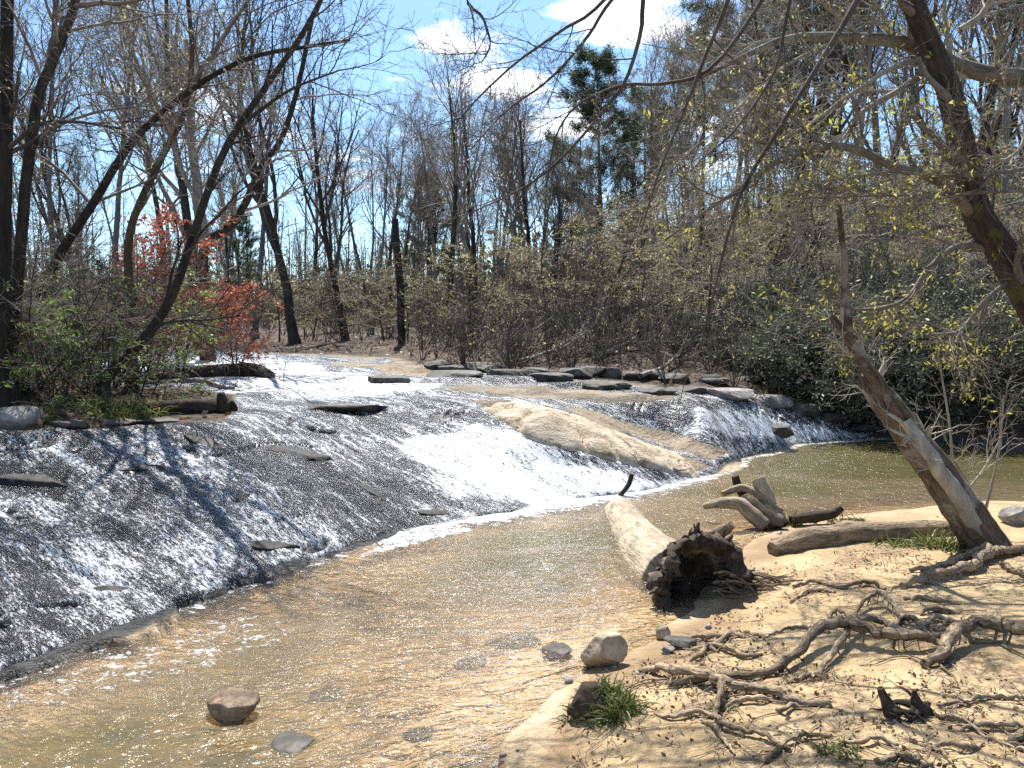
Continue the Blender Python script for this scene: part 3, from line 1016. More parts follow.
rs = random.Random(21)
zones = [(-220, 230, 15, 38, 75, (20, 190), 'slender bare tree in the woods behind the left bank thicket', 'back woods on the left'),
         (230, 520, 20, 42, 90, (110, 235), 'slender bare tree deep in the woods behind the upper stream', 'back woods upstream'),
         (520, 760, 20, 34, 85, (60, 200), 'slender bare tree deep in the woods around the pines', 'back woods around the pines'),
         (760, 1250, 24, 28, 75, (-150, 60), 'slender bare tree on the hillside above the laurel thicket', 'back woods on the hillside')]
for x0, x1, n, y0, y1, tops, lab, grp in zones:
    for k in range(n):
        Y = y0 + (y1 - y0) * ((k + rs.random()) / n)
        px = rs.uniform(x0, x1)
        o = copy_tree(rs.choice([VB, VE, VE, VD, VF, VC, VA]))
        set_tree(o, px, Y, rs.uniform(*tops), 16.5)
        tag(o, lab, 'tree', grp)
        o['label'] = lab

# far woods that close the view: very many thin trunks and twig haze in one mass
rng = np.random.default_rng(31)
fm_ = MB()
n = 900
az = rng.uniform(-.95, .95, n)
dd = rng.uniform(85, 190, n)
fx, fy = dd * np.sin(az), dd * np.cos(az)
fz = surf(fx, fy)[0]
P0, R0 = grow(np.stack([fx, fy, fz - .5], -1), np.tile([[0, 0, 1.0]], (n, 1)), rng.uniform(9, 17, n), rng.uniform(.09, .2, n), .3, 6, .04, (0, 0, .05), rng)
fm_.tube(P0, R0, 4)
s, d, rr, tt = spawn(P0, R0, 16, .12, 1, (.3, .9), rng, .5)
P1, R1 = grow(s, d, rng.uniform(1.5, 4.5, len(tt)), np.full(len(tt), .035), .5, 4, .15, (0, 0, .08), rng)
fm_.tube(P1, R1, 3)
fw = fm_.build('far_woods', M['twig'])
lm = MB()
lo_ = pick(P1, 5, rng, .1)
gz_ = surf(lo_[:, 0], lo_[:, 1])[0]
lo_ = lo_[rng.random(len(lo_)) < np.where(lo_[:, 2] - gz_ < 7, .9, .2)]
leaves(lm, lo_, .55, rng, .4, 0, 1, .5)
nb_ = 60000
az_ = rng.uniform(-.8, .8, nb_)
dd_ = rng.uniform(66, 170, nb_)
bx_, by_ = dd_ * np.sin(az_), dd_ * np.cos(az_)
bz_ = H0(bx_, by_) + 7.5 * rng.random(nb_) ** 1.4 * np.clip(.55 + 1.5 * fbm(bx_ * .12, by_ * .12, 57, 3), .12, 1.2)
leaves(lm, np.stack([bx_, by_, bz_], -1), .75, rng, .45)
fl = lm.build('foliage', M['leaf_far'], fw)
tag(fw, 'hazy mass of far bare woods closing the view beyond the stream', 'woods', None, 'stuff')

# understorey along the far bank
UA = sapling_proto(41, 6, .06, 13, leaf=('leaf_bud', 5.5, .07), mtw='twig_pale', rmin=.008)
UB = sapling_proto(42, 6, .05, 12, leaf=('leaf_tan', 4, .075))
UC = sapling_proto(43, 6, .05, 12, horiz=.6, mtw='twig_pale', leaf=('leaf_bud', 2, .06))
US = [(UA, 470, 24, 215, 'yellow-budded small tree over the upper ledges'), (UB, 505, 23, 235, 'tan-leaved small tree at the far bank above the ledges'),
      (UA, 545, 21.5, 205, 'yellow-budded small tree below the tall pine'), (UB, 592, 21.5, 190, 'tan-leaved small tree in front of the tall pine foot'),
      (UA, 640, 20.6, 200, 'yellow-budded small tree on the bank behind the rock ledge'), (UC, 676, 21.5, 160, 'open twiggy small tree on the bank behind the right cascade'),
      (UA, 708, 20.3, 190, 'yellow-budded small tree behind the right cascade'), (UB, 742, 20.8, 150, 'tan-leaved small tree left of the laurel thicket'),
      (UC, 780, 21.5, 120, 'open twiggy small tree rising behind the laurels'), (UA, 824, 20.5, 140, 'yellow-budded small tree behind the dead leaning trunk'),
      (UB, 866, 21, 120, 'tan-leaved small tree above the laurels right of the dead trunk'), (UC, 905, 20, 130, 'open twiggy small tree above the right pool'),
      (UA, 948, 20.5, 150, 'yellow-budded small tree above the right pool'), (UB, 990, 20, 110, 'tan-leaved small tree at the right end of the far bank'),
      (UA, 408, 28, 245, 'yellow-green small tree at the head of the upper stream'), (UC, 385, 29, 235, 'open twiggy small tree beside the broken snag'),
      (UB, 345, 30, 262, 'tan-leaved small tree left of the upper stream head'), (UC, 312, 31, 240, 'open twiggy small tree behind the upper stream'),
      (UA, 280, 30, 250, 'yellow-budded small tree right of the red-leaved tree'), (UC, 1030, 19, 100, 'open twiggy small tree cut by the right edge'),
      (UB, 436, 27, 255, 'tan-leaved small tree left of the vase-shaped tree foot'), (UA, 616, 24, 170, 'yellow-budded small tree between the two biggest pines')]
for p, px, Y, top, lab in US:
    o = inst(p)
    set_tree(o, px, Y, top, 5.9, sxy=1.15)
    tag(o, lab, 'small tree', 'understorey trees on the far bank')

# low bare brush, one mass along the far woods' floor
BR = []
rng = np.random.default_rng(51)
n = 1960
az = np.r_[rng.uniform(-.72, .72, 1900), rng.uniform(-.10, .30, 60)]
dd = np.r_[16.5 + 45 * rng.random(1100) ** .75, rng.uniform(60, 120, 800), rng.uniform(17.2, 24, 60)]
bx, by = dd * np.sin(az), dd * np.cos(az)
h_, rk_, _, _, bpx, bpy_ = surf(bx, by)
ok = (rk_ < .05) & (h_ > .95) & (bpy_ < 392) & (~((bpx < 420) & (dd < 30)))
bx, by, bz = bx[ok], by[ok], h_[ok]
nb = len(bx)
st = np.repeat(np.stack([bx, by, bz - .1], -1), 5, 0)
dr = rng.normal(0, .45, (len(st), 3))
dr[:, 2] = 1
P0, R0 = grow(st, dr, rng.uniform(.4, 1.9, len(st)) * (.45 + 1.9 * np.clip(.5 + 1.6 * fbm(st[:, 0] * .22, st[:, 1] * .22, 55, 3), 0, 1)) * np.where(st[:, 1] > 52, 2.2, 1.0), np.full(len(st), .016), .4, 5, .12, (0, 0, .02), rng)
bm_ = MB()
bm_.tube(P0, R0, 3)
s, d, rr, tt = spawn(P0, R0, 7, .2, 1, (.4, 1.0), rng, .6)
P1, R1 = grow(s, d, rng.uniform(.25, .9, len(tt)), np.full(len(tt), .0085), .6, 4, .15, (0, 0, .02), rng)
bm_.tube(P1, R1, 3)
bo = bm_.build('undergrowth', M['twig_mid'])
lm = MB()
leaves(lm, pick(P1, .45, rng), .065, rng, .5, .1)
lm.build('foliage', M['leaf_bud'], bo)
tag(bo, 'low tangle of bare brush covering the woodland floor', 'undergrowth', None, 'stuff')

# laurel thicket on the right far bank
LA = sapling_proto(61, 3.0, .04, 9, nst=7, spread=.5, horiz=.8, leaf=('leaf_laurel', 4.5, .11, .34, .10), matt='bark_grey', mtw='twig', lb=.5, ntw=6, ntl=3, name='laurel_shrub')
LB = sapling_proto(62, 3.0, .04, 8, nst=8, spread=.65, horiz=.5, leaf=('leaf_laurel', 2.8, .105, .34, .10), matt='bark_grey', mtw='twig', lb=.55, ntw=6, ntl=3, name='laurel_shrub')
LS = [(LA, 722, 19.0, 335, 'small dark laurel above the right cascade rocks'), (LB, 762, 17.9, 305, 'laurel bush at the left end of the thicket'),
      (LA, 800, 17.4, 272, 'tall dark laurel left of the dead leaning trunk'), (LA, 838, 16.9, 290, 'dark laurel directly behind the dead leaning trunk'),
      (LB, 878, 16.4, 270, 'pale-stemmed laurel right of the dead leaning trunk'), (LA, 915, 16.2, 285, 'dense laurel overhanging the right pool'),
      (LA, 955, 15.9, 300, 'dark laurel low over the right pool'), (LB, 998, 15.4, 290, 'laurel bush near the right end of the pool'),
      (LA, 1040, 15.0, 270, 'laurel bush cut by the right edge'), (LA, 690, 21.0, 335, 'low dark laurel left of the thicket'),
      (LB, 860, 19.5, 235, 'tall laurel at the back of the thicket'), (LA, 940, 18, 240, 'tall laurel behind the right pool bushes'), (LA, 860, 16.4, 335, 'low laurel at the waterline behind the leaning dead trunk'),
      (LA, 985, 15.6, 345, 'low laurel at the waterline near the right edge'), (LB, 818, 17.8, 320, 'low pale-stemmed laurel above the right cascade foot'), (LA, 780, 19.5, 265, 'tall dark laurel at the back left of the thicket')]
for p, px, Y, top, lab in LS:
    o = inst(p)
    set_tree(o, px, Y, top, 3.0, sxy=1.05)
    tag(o, lab, 'shrub', 'laurels on the right bank')


# ------------------------------------------------------------------ trees shaped one by one
def strand(pts, w0, w1, K=26, rng=None, wob=.0):
    """pts (px, py, distance) -> world line and radii"""
    P = catmull([aty(*p) for p in pts], K)
    tt_ = np.linspace(0, 1, K)
    Y = P[:, 1]
    R = (w0 + (w1 - w0) * tt_) * .5 * Y / F
    if rng is not None and wob:
        e_ = rng.normal(0, 1, (K, 3))
        e_[1:-1] = (e_[:-2] + e_[1:-1] + e_[2:]) / 3
        P = P + e_ * (R * wob)[:, None] * np.sin(tt_ * np.pi)[:, None]
    return P, R


def hand_tree(name, label, cat, mains, limbs, br, tw, tl, mt, mw, leaf=None, seed=1, rmin=.004, up=.03, group=None, root_base=True, S=12, droop=0.0):
    rng = np.random.default_rng(seed)
    lines = [strand(*m_, rng=rng, wob=.12) for m_ in mains]
    if root_base:
        P, R = lines[0]
        b = P[0].copy()
        b[2] = Hh(b[0], b[1]) - .1
        if P[0, 2] > b[2] + .05:
            ext = np.linspace(b, P[0], 6)[:-1]
            lines[0] = (np.vstack([ext, P]), np.r_[np.linspace(R[0] * 1.5, R[0] * 1.02, 5), R])
    base = lines[0][0][0]
    root = empty(name, base)

    def loc(P):
        return P - base
    tm = MB()
    for P, R in lines:
        tm.tube(loc(P)[None], R[None], S)
    tm.build('trunk', M[mt], root)
    cm = MB()
    ll = [strand(*m_, rng=rng, wob=.3) for m_ in limbs]
    for P, R in ll:
        cm.tube(loc(P)[None], R[None], 7)
    allP = [p[-26:] for p, _ in lines] + [p for p, _ in ll]
    allR = [r[-26:] for _, r in lines] + [r for _, r in ll]
    P0, R0 = np.stack(allP), np.stack(allR)
    n, t0, t1, ln = br
    s, d, rr, tt = spawn(P0, R0, n, t0, t1, (.4, 1.0), rng, .45)
    P1, R1 = grow(s, d, ln * rng.uniform(.4, 1.3, len(tt)), np.maximum(rr, rmin * 2), .3, 9, .12, (0, 0, up - droop), rng)
    cm.tube(loc(P1), R1, 5)
    s, d, rr, tt = spawn(P1, R1, tw[0], .15, 1, (.35, .95), rng, .55)
    P2, R2 = grow(s, d, tw[1] * rng.uniform(.4, 1.3, len(tt)), np.clip(rr, rmin, rmin * 3), .4, 6, .15, (0, 0, up * .6 - droop), rng)
    cm.tube(loc(P2), R2, 3)
    s, d, rr, tt = spawn(P2, R2, tl[0], .2, 1, (.35, .9), rng, .6)
    P3, R3 = grow(s, d, tl[1] * rng.uniform(.4, 1.3, len(tt)), np.full(len(tt), rmin * .8), .6, 4, .15, (0, 0, -droop), rng)
    cm.tube(loc(P3), R3, 3)
    cm.build('crown', M[mw], root)
    if leaf:
        lm = MB()
        for lf in (leaf if isinstance(leaf[0], tuple) else (leaf,)):
            leaves(lm, loc(pick(P3, lf[1], rng)), lf[2], rng, lf[3] if len(lf) > 3 else .5, lf[4] if len(lf) > 4 else .15, lf[5] if len(lf) > 5 else 1, lf[6] if len(lf) > 6 else 0.)
        lm.build('foliage', M[(leaf[0] if isinstance(leaf[0], tuple) else leaf)[0]], root)
    tag(root, label, cat, group)
    return root


LG = 'leaning trees on the left bank'
hand_tree('bare_tree', 'thick dark upright trunk cut by the far left edge', 'tree',
          [([(2, 380, 9.6), (4, 250, 9.6), (6, 120, 9.6), (8, -60, 9.6)], 14, 11)], [([(6, 150, 9.6), (40, 125, 9.4), (75, 122, 9.2), (120, 128, 9)], 5, 2)],
          (9, .35, 1, 1.3), (8, .6), (4, .25), 'bark_dark', 'twig_dark', ('leaf_bud', .25, .04), 101, .0045, group=LG)
hand_tree('bare_tree', 'dark trunk at far left forking near the top edge', 'tree',
          [([(10, 360, 9.9), (16, 300, 9.9), (26, 180, 9.9), (38, 100, 9.9), (56, 55, 9.9), (75, 2, 9.9), (84, -60, 9.9)], 12, 7)],
          [([(46, 75, 9.9), (54, 30, 10), (60, -50, 10)], 6, 4), ([(74, 6, 9.9), (100, 3, 9.8), (128, 2, 9.6), (175, -10, 9.4)], 6, 2.5),
           ([(30, 150, 9.9), (60, 125, 9.6), (110, 110, 9.4), (160, 105, 9.2)], 4, 1.5)],
          (7, .3, 1, 1.2), (7, .6), (4, .25), 'bark_dark', 'twig', ('leaf_bud', .45, .045), 102, .0045, group=LG)
hand_tree('bare_tree', 'leaning dark tree arching right with a fork across the left sky', 'tree',
          [([(40, 300, 11.5), (62, 250, 11.5), (92, 205, 11.5), (132, 142, 11.5), (180, 98, 11.5), (212, 76, 11.5), (255, 56, 11.5), (312, 46, 11.5), (350, 40, 11.5)], 10, 2.5)],
          [([(190, 92, 11.5), (205, 65, 11.5), (228, 30, 11.6), (262, -20, 11.7)], 6, 3), ([(92, 205, 11.5), (60, 170, 11.8), (30, 150, 12)], 4, 2)],
          (9, .25, 1, 1.5), (7, .65), (4, .28), 'bark_dark', 'twig', ('leaf_bud', .6, .05), 103, .004, group=LG)
hand_tree('bare_tree', 'slim upright trunk with a slight S-bend among the left thicket', 'tree',
          [([(130, 300, 11.8), (128, 250, 11.8), (136, 212, 11.8), (164, 152, 11.8), (182, 118, 11.8), (192, 60, 11.8), (186, -20, 11.8)], 9, 4)],
          [([(172, 140, 11.8), (150, 100, 12), (140, 40, 12.2)], 4, 2)],
          (9, .3, 1, 1.4), (7, .65), (4, .28), 'bark_brown', 'twig', ('leaf_bud', .8, .05), 104, .005, group=LG)
hand_tree('bare_tree', 'long dark trunk curving from the left bank up across the sky', 'tree',
          [([(104, 382, 10.6), (120, 362, 10.6), (150, 332, 10.6), (174, 292, 10.6), (194, 232, 10.6), (225, 150, 10.6), (262, 92, 10.6), (300, 38, 10.6), (330, -18, 10.6)], 12, 4)],
          [([(150, 332, 10.6), (170, 322, 10.4), (205, 320, 10.2), (240, 316, 10)], 3.5, 1.5), ([(240, 126, 10.6), (290, 90, 10.4), (340, 70, 10.3)], 4, 1.5)],
          (8, .3, 1, 1.3), (7, .6), (4, .28), 'bark_dark', 'twig_dark', None, 105, .005, group=LG)
hand_tree('bare_tree', 'forked limb tree sweeping right behind the long curving trunk', 'tree',
          [([(206, 300, 19), (203, 262, 19), (208, 240, 19), (226, 230, 19), (244, 206, 19), (262, 165, 19), (280, 142, 19), (296, 95, 19), (312, 20, 19)], 11, 4)],
          [([(262, 165, 19), (252, 135, 19), (250, 110, 19)], 4, 2), ([(206, 245, 19), (196, 190, 19.3), (192, 120, 19.5), (186, 40, 19.5)], 13, 4), ([(203, 215, 19), (178, 160, 19), (160, 90, 19)], 6, 2.5)],
          (12, .3, 1, 2.2), (7, 1.0), (4, .4), 'bark_dark', 'twig', ('leaf_bud', .5, .07), 106, .008, group=LG)
hand_tree('snag', 'short broken-topped dead trunk behind the upper stream', 'dead tree',
          [([(402, 350, 27), (400, 290, 27), (397, 250, 27), (395, 219, 27)], 8, 6.5)], [], (2, .2, .9, .4), (2, .2), (2, .1), 'bark_dark', 'twig_dark', None, 107, .006)

# brown leaning trunk and its overhead limbs at the right
hand_tree('bare_tree', 'thick brown trunk leaning in from the right edge to the top', 'tree',
          [([(1130, 470, 7.6), (1075, 380, 7.6), (1030, 302, 7.6), (1000, 250, 7.6), (976, 212, 7.6), (964, 165, 7.6), (950, 95, 7.6), (928, 42, 7.6), (908, -10, 7.6), (890, -80, 7.6)], 34, 17)],
          [([(984, 228, 7.7), (940, 182, 7.3), (890, 165, 7.1), (850, 148, 7.0), (810, 150, 6.9), (770, 165, 6.9), (738, 190, 6.8), (700, 215, 6.8), (665, 240, 6.8)], 11, 2.5),
           ([(1004, 255, 7.7), (960, 245, 7.5), (930, 268, 7.3), (905, 300, 7.2), (860, 310, 7.1), (830, 300, 7.0)], 8, 2),
           ([(1016, 276, 7.6), (985, 300, 7.5), (960, 330, 7.5), (925, 335, 7.4)], 5, 2),
           ([(1040, 190, 7.2), (990, 192, 6.9), (930, 195, 6.7), (870, 196, 6.5), (800, 198, 6.4)], 4, 1.6),
           ([(1040, 166, 7.2), (990, 174, 6.9), (940, 176, 6.7), (890, 172, 6.5), (850, 178, 6.4)], 4, 1.6)],
          (11, .12, 1, .75), (9, .38), (5, .17), 'bark_trunk', 'twig', ('leaf_yellow', .16, .05, .35, .5, 5, .03), 108, .003, droop=.015, S=16)
hand_tree('bare_tree', 'grey lichened tree off to the right whose long limbs arch over the water', 'tree',
          [([(1300, 420, 8.2), (1260, 250, 8.2), (1210, 140, 8.2), (1150, 95, 8.2), (1090, 84, 8.2), (1024, 78, 8.1), (965, 70, 8.0), (905, 44, 7.9), (850, 38, 7.8), (790, 38, 7.7), (745, 56, 7.6), (700, 78, 7.5)], 30, 3)],
          [([(1010, 76, 8.1), (960, 74, 8.0), (925, 74, 7.8), (895, 92, 7.7), (862, 112, 7.6), (835, 145, 7.5), (790, 200, 7.4)], 10, 2.5),
           ([(930, 55, 8), (890, 70, 7.7), (850, 95, 7.5), (800, 130, 7.3), (755, 150, 7.2)], 6, 2),
           ([(960, 30, 8), (985, 10, 8), (1005, -30, 8)], 7, 4), ([(840, 38, 7.8), (780, 70, 7.6), (720, 130, 7.5), (690, 190, 7.4)], 4, 1.5),
           ([(1024, 78, 8.1), (1024, 140, 7.9), (1000, 160, 7.8), (985, 130, 7.7)], 5, 2)],
          (13, .35, 1, .95), (9, .45), (5, .2), 'bark_limb', 'twig_pale', ('leaf_bud', .5, .035), 109, .003, droop=.01, S=16)
hand_tree('bare_tree', 'tree off the top right whose thin dark budding twigs hang across the top centre', 'tree',
          [([(1250, 760, 5.5), (1240, 300, 5.5), (1180, -200, 5.6), (1050, -380, 5.7), (900, -420, 5.8)], 60, 22)],
          [([(980, -400, 5.7), (920, -120, 5.7), (855, 2, 5.7), (820, 62, 5.7), (772, 140, 5.7), (745, 185, 5.7), (728, 235, 5.7), (714, 292, 5.7), (700, 350, 5.7)], 7, 1.8),
           ([(900, -420, 5.8), (780, -150, 5.9), (728, 0, 5.9), (706, 55, 5.9), (685, 108, 5.9), (660, 170, 5.9), (640, 235, 5.9)], 6, 1.5),
           ([(900, -420, 5.8), (700, -180, 6), (648, -20, 6), (641, 30, 6), (625, 80, 6), (600, 115, 6), (560, 160, 6), (520, 190, 6), (472, 212, 6)], 6, 1.3),
           ([(900, -420, 5.8), (700, -120, 6.2), (605, 0, 6.2), (562, 30, 6.2), (520, 60, 6.2), (482, 94, 6.2), (450, 130, 6.2)], 5, 1.2),
           ([(840, -300, 5.9), (680, -80, 6.1), (612, 0, 6.1), (585, 40, 6.1), (548, 80, 6.1), (505, 112, 6.1), (470, 150, 6.1)], 5, 1.2),
           ([(800, -60, 6), (720, 60, 6), (668, 83, 6), (620, 86, 6), (578, 105, 6), (556, 136, 6), (548, 180, 6)], 4.5, 1.2),
           ([(900, -420, 5.8), (560, -160, 6), (470, -20, 6), (484, 20, 6), (490, 45, 6), (482, 62, 6)], 5, 1.2),
           ([(900, -420, 5.8), (820, -100, 5.6), (790, 0, 5.5), (775, 70, 5.5), (735, 130, 5.5), (700, 160, 5.5)], 5, 1.4)],
          (9, .42, 1, .5), (6, .28), (4, .11), 'bark_dark', 'twig_dark', ('leaf_bud', .35, .026, .35, .3), 110, .0022, droop=.02)
hand_tree('leaning_dead_tree', 'broken-topped barkless trunk leaning left over the sandy bank', 'dead tree',
          [([(992, 556, 7.0), (972, 522, 7.0), (940, 476, 7.0), (905, 428, 7.05), (880, 396, 7.05), (864, 375, 7.1)], 44, 20),
           ([(925, 452, 6.95), (896, 408, 6.98), (872, 376, 7.0), (852, 344, 7.02), (832, 316, 7.05)], 22, 6),
           ([(848, 338, 7.05), (846, 300, 7.1), (843, 255, 7.1), (839, 205, 7.15)], 10, 5)],
          [([(985, 545, 6.95), (960, 500, 6.85), (930, 455, 6.85), (905, 420, 6.9)], 20, 12)],
          (4, .5, 1, .5), (5, .3), (3, .15), 'bark_dead', 'twig_pale', None, 111, .003, droop=.03, S=20)
for k, (px, py, tx, ty, lab) in enumerate([(880, 520, 938, 352, 'tallest pale bare stem beside the dead leaning trunk'), (905, 515, 950, 455, 'short pale stem right of the dead leaning trunk base'),
                                           (985, 512, 1004, 395, 'pale thin stem close to the right edge'), (955, 505, 1000, 440, 'pale stem leaning right behind the dead trunk base')]):
    hand_tree('sapling_stem', lab, 'sapling', [([(px + 75 * (k < 2), py, 7.6), ((px + 75 * (k < 2) + tx) / 2 + 4, (py + ty) / 2, 7.6), (tx, ty, 7.6)], 3.2, 1.6)], [], (5, .3, 1, .45), (4, .2), (2, .1),
              'twig_pale', 'twig_pale', None, 120 + k, .0025, group='pale saplings by the leaning trunk')

# left bank thicket
TA = sapling_proto(71, 3.2, .018, 7, nst=12, spread=.55, horiz=1.0, matt='bark_grey', mtw='twig', rmin=.0045, lb=.35, ntw=6, name='bare_shrub', leaf=('leaf_bud', .12, .04))
TB = sapling_proto(72, 3.2, .02, 7, nst=10, spread=.7, horiz=1.0, matt='bark_dark', mtw='twig_dark', rmin=.0045, lb=.35, ntw=6, name='bare_shrub')
for k, (p, px, Y, top, lab) in enumerate([
        (TA, -30, 10.2, 225, 'bare shrub cut by the left edge'), (TB, 22, 10.3, 215, 'tall dark bare shrub under the far left trunks'),
        (TA, 62, 10.6, 235, 'grey bare shrub behind the green leafy bush'), (TB, 92, 10.9, 255, 'dark bare shrub at the foot of the long curving trunk'),
        (TA, 60, 12.5, 200, 'grey bare shrub at the back of the left thicket'), (TB, 118, 12.2, 225, 'dark bare shrub behind the S-bend trunk'),
        (TA, 150, 14.0, 240, 'grey bare shrub left of the red-leaved tree'), (TA, -80, 11.5, 200, 'bare shrub past the left edge'), (TB, 5, 13, 190, 'dark bare shrub deep behind the far left trunks')]):
    o = inst(p)
    set_tree(o, px, Y, top, 3.0)
    tag(o, lab, 'shrub', 'bare shrubs in the left thicket')
GB = sapling_proto(73, 1.7, .012, 6, nst=6, spread=.4, horiz=.8, leaf=('leaf_green', 1.2, .05, .5), matt='bark_brown', mtw='twig', rmin=.004, name='leafy_bush')
for k, (px, Y, top, lab) in enumerate([(38, 10.0, 262, 'fresh green leafy bush in front of the left trunks'), (12, 10.1, 300, 'low fresh green bush at the far left edge'), (128, 11.5, 262, 'small green bush behind the long curving trunk')]):
    o = inst(GB)
    set_tree(o, px, Y, top, 1.6)
    tag(o, lab, 'bush', 'green bushes on the left bank')
RD = sapling_proto(74, 4.2, .04, 11, nst=2, spread=.3, horiz=.5, leaf=('leaf_red', 7, .10, .45), matt='bark_dark', mtw='twig', rmin=.006, lb=.42, name='red_leaved_tree')
for k, (px, Y, top, lab) in enumerate([(180, 14.5, 205, 'red-leaved small tree behind the long curving trunk'), (236, 15.5, 280, 'low red-leaved bush over the white upper stream')]):
    o = inst(RD)
    set_tree(o, px, Y, top, 4.1)
    tag(o, lab, 'small tree', 'red-leaved plants by the upper stream')
# ------------------------------------------------------------------ logs, roots, stones, grass
def log_mesh(mb, P, R, S=26, amp=.12, seed=1, along=3.0, cap0=True, cap1=True, ridges=0.0):
    """a knotty solid round log along P"""
    K = len(P)
    V = tube(P[None], R[None], S)[0]
    V = V.reshape(K, S, 3)
    s = np.r_[0, np.cumsum(np.linalg.norm(np.diff(P, axis=0), axis=1))]
    th = np.arange(S) / S * 2 * np.pi
    sx, tx = np.meshgrid(s, th, indexing='ij')
    nn = fbm(sx * along + 3 * np.cos(tx) + 9, 3 * np.sin(tx) + sx * .7, seed, 4) + .5 * fbm(sx * along * 3 + 2, np.cos(tx) * 4 + np.sin(tx) * 2, seed + 5, 3)
    if ridges:
        nn = nn + ridges * np.abs(np.sin(tx * 4 + sx * .8 + seed)) - ridges * .5
    V = P[:, None, :] + (V - P[:, None, :]) * (1 + amp * 2 * nn)[..., None]
    rings = [V]
    if cap0:
        c = V[0].mean(0)
        rings = [np.repeat(c[None, None], S, 1) + (V[0] - c)[None] * f + (P[0] - P[1])[None, None] * g for f, g in ((.01, -.05), (.6, -.02), (.97, .0))] + rings
    if cap1:
        c = V[-1].mean(0)
        rings = rings + [np.repeat(c[None, None], S, 1) + (V[-1] - c)[None] * f + (P[-1] - P[-2])[None, None] * g for f, g in ((.97, .0), (.6, -.02), (.01, -.05))]
    V = np.concatenate([r.reshape(-1, S, 3) for r in rings])
    n = len(V)
    k = np.arange(n - 1)[:, None] * S
    a = np.arange(S)[None]
    b = (a + 1) % S
    G = np.stack([np.cos(tx) * R[:, None], np.sin(tx) * R[:, None], sx + seed], -1)
    if cap0:
        G = np.concatenate([np.repeat(G[:1], 3, 0) * [[[.01], [.6], [.97]]][0], G]) if False else np.concatenate([np.repeat(G[:1], 3, 0), G])
    if cap1:
        G = np.concatenate([G, np.repeat(G[-1:], 3, 0)])
    mb.add(V.reshape(-1, 3), np.stack([k + a, k + b, k + S + b, k + S + a], -1).reshape(-1, 4), G.reshape(-1, 3))


def wline(pts, K=40):
    """pts: (px, py, distance, half width in px)"""
    P = catmull([aty(p[0], p[1], p[2]) for p in pts], K)
    r = np.interp(np.linspace(0, len(pts) - 1, K), np.arange(len(pts)), [p[3] * p[2] / F for p in pts])
    return P, r


def gline(pts, K=30, sink=.35, hump=.0, seed=0):
    """a line lying on the ground. pts: (px, py, half width in px[, lift m])"""
    W_, r_ = [], []
    for p in pts:
        g = hit(p[0], p[1])
        rr = p[2] * g[1] / F
        W_.append([g[0], g[1], (p[3] if len(p) > 3 else 0)])
        r_.append(rr)
    Q_ = catmull(W_, K)
    r = np.interp(np.linspace(0, len(pts) - 1, K), np.arange(len(pts)), r_)
    rng_ = np.random.default_rng(seed + 900)
    jit = rng_.normal(0, 1, (K, 2))
    jit[1:-1] = (jit[:-2] + jit[1:-1] + jit[2:]) / 3
    Q_[:, :2] += jit * r[:, None] * .35
    z = surf(Q_[:, 0], Q_[:, 1])[0]
    ww = fbm(np.arange(K) * .35, np.full(K, seed * 1.7), 5, 3)
    P = np.stack([Q_[:, 0], Q_[:, 1], z + r * (1 - sink * 2) + Q_[:, 2] + hump * np.maximum(ww, -.2)], -1)
    return P, r


def solid(name, mb, mat, label=None, cat=None, group=None, parent=None, smooth=True):
    V = np.concatenate(mb.V)
    if parent is None:
        c = (V.min(0) + V.max(0)) / 2
        c[2] = V[:, 2].min()
    else:
        c = np.array(parent.location) if parent.parent is None else np.array(parent.parent.location) + np.array(parent.location)
    o = quadmesh(name, V - c, np.concatenate(mb.F), mat, parent, smooth, {'grain': np.concatenate(mb.G)} if mat.get('grain') else None)
    if parent is None:
        o.location = c
    if label:
        tag(o, label, cat, group)
    return o


# the big washed-up log with its root plate
mb = MB()
P, R = wline([(621, 514, 9.5, 19), (628, 530, 8.85, 23), (640, 548, 8.15, 29), (656, 566, 7.45, 35), (676, 581, 6.85, 38), (694, 590, 6.45, 41)], 54)
P[:, 2] -= .03
log_mesh(mb, P[:-9], R[:-9], 36, .05, 3, 1.6, ridges=.25)
big = solid('washed_up_log', mb, M['wood_bleached'], 'big bleached log lying in the shallows with its root plate towards the bank', 'log')
oc = np.array(big.location)
rng = np.random.default_rng(5)
mb = MB()
cen = aty(700, 588, 6.25)
axis = norm(P[-1] - P[-6])
sd = norm(np.cross(axis, [0, 0, 1.0]))
upv = np.cross(sd, axis)
rings, S = [], 72
for f, g in ((.70, -.34), (.80, -.20), (.92, -.08), (1.0, .03), (.97, .10), (.84, .12), (.70, .02), (.58, -.14), (.40, -.26), (.01, -.30)):
    th = np.arange(S) / S * 2 * np.pi
    rr = .43 * f * (1 + .34 * fbm(np.cos(th) * 2.2 + 5, np.sin(th) * 2.2, 8, 4) * 2 + .30 * fbm(np.cos(th) * 9, np.sin(th) * 9 + g * 5, 18, 3))
    pt = cen + sd * (np.cos(th) * rr)[:, None] + upv * (np.sin(th) * rr)[:, None] + axis * (g + .45 * fbm(np.cos(th) * f * 5, np.sin(th) * f * 5 + g * 3, 12, 4))[:, None]
    rings.append(pt)
V = np.array(rings)
k = np.arange(len(V) - 1)[:, None] * S
a = np.arange(S)[None]
b = (a + 1) % S
mb.add(V.reshape(-1, 3), np.stack([k + a, k + b, k + S + b, k + S + a], -1).reshape(-1, 4), V.reshape(-1, 3))
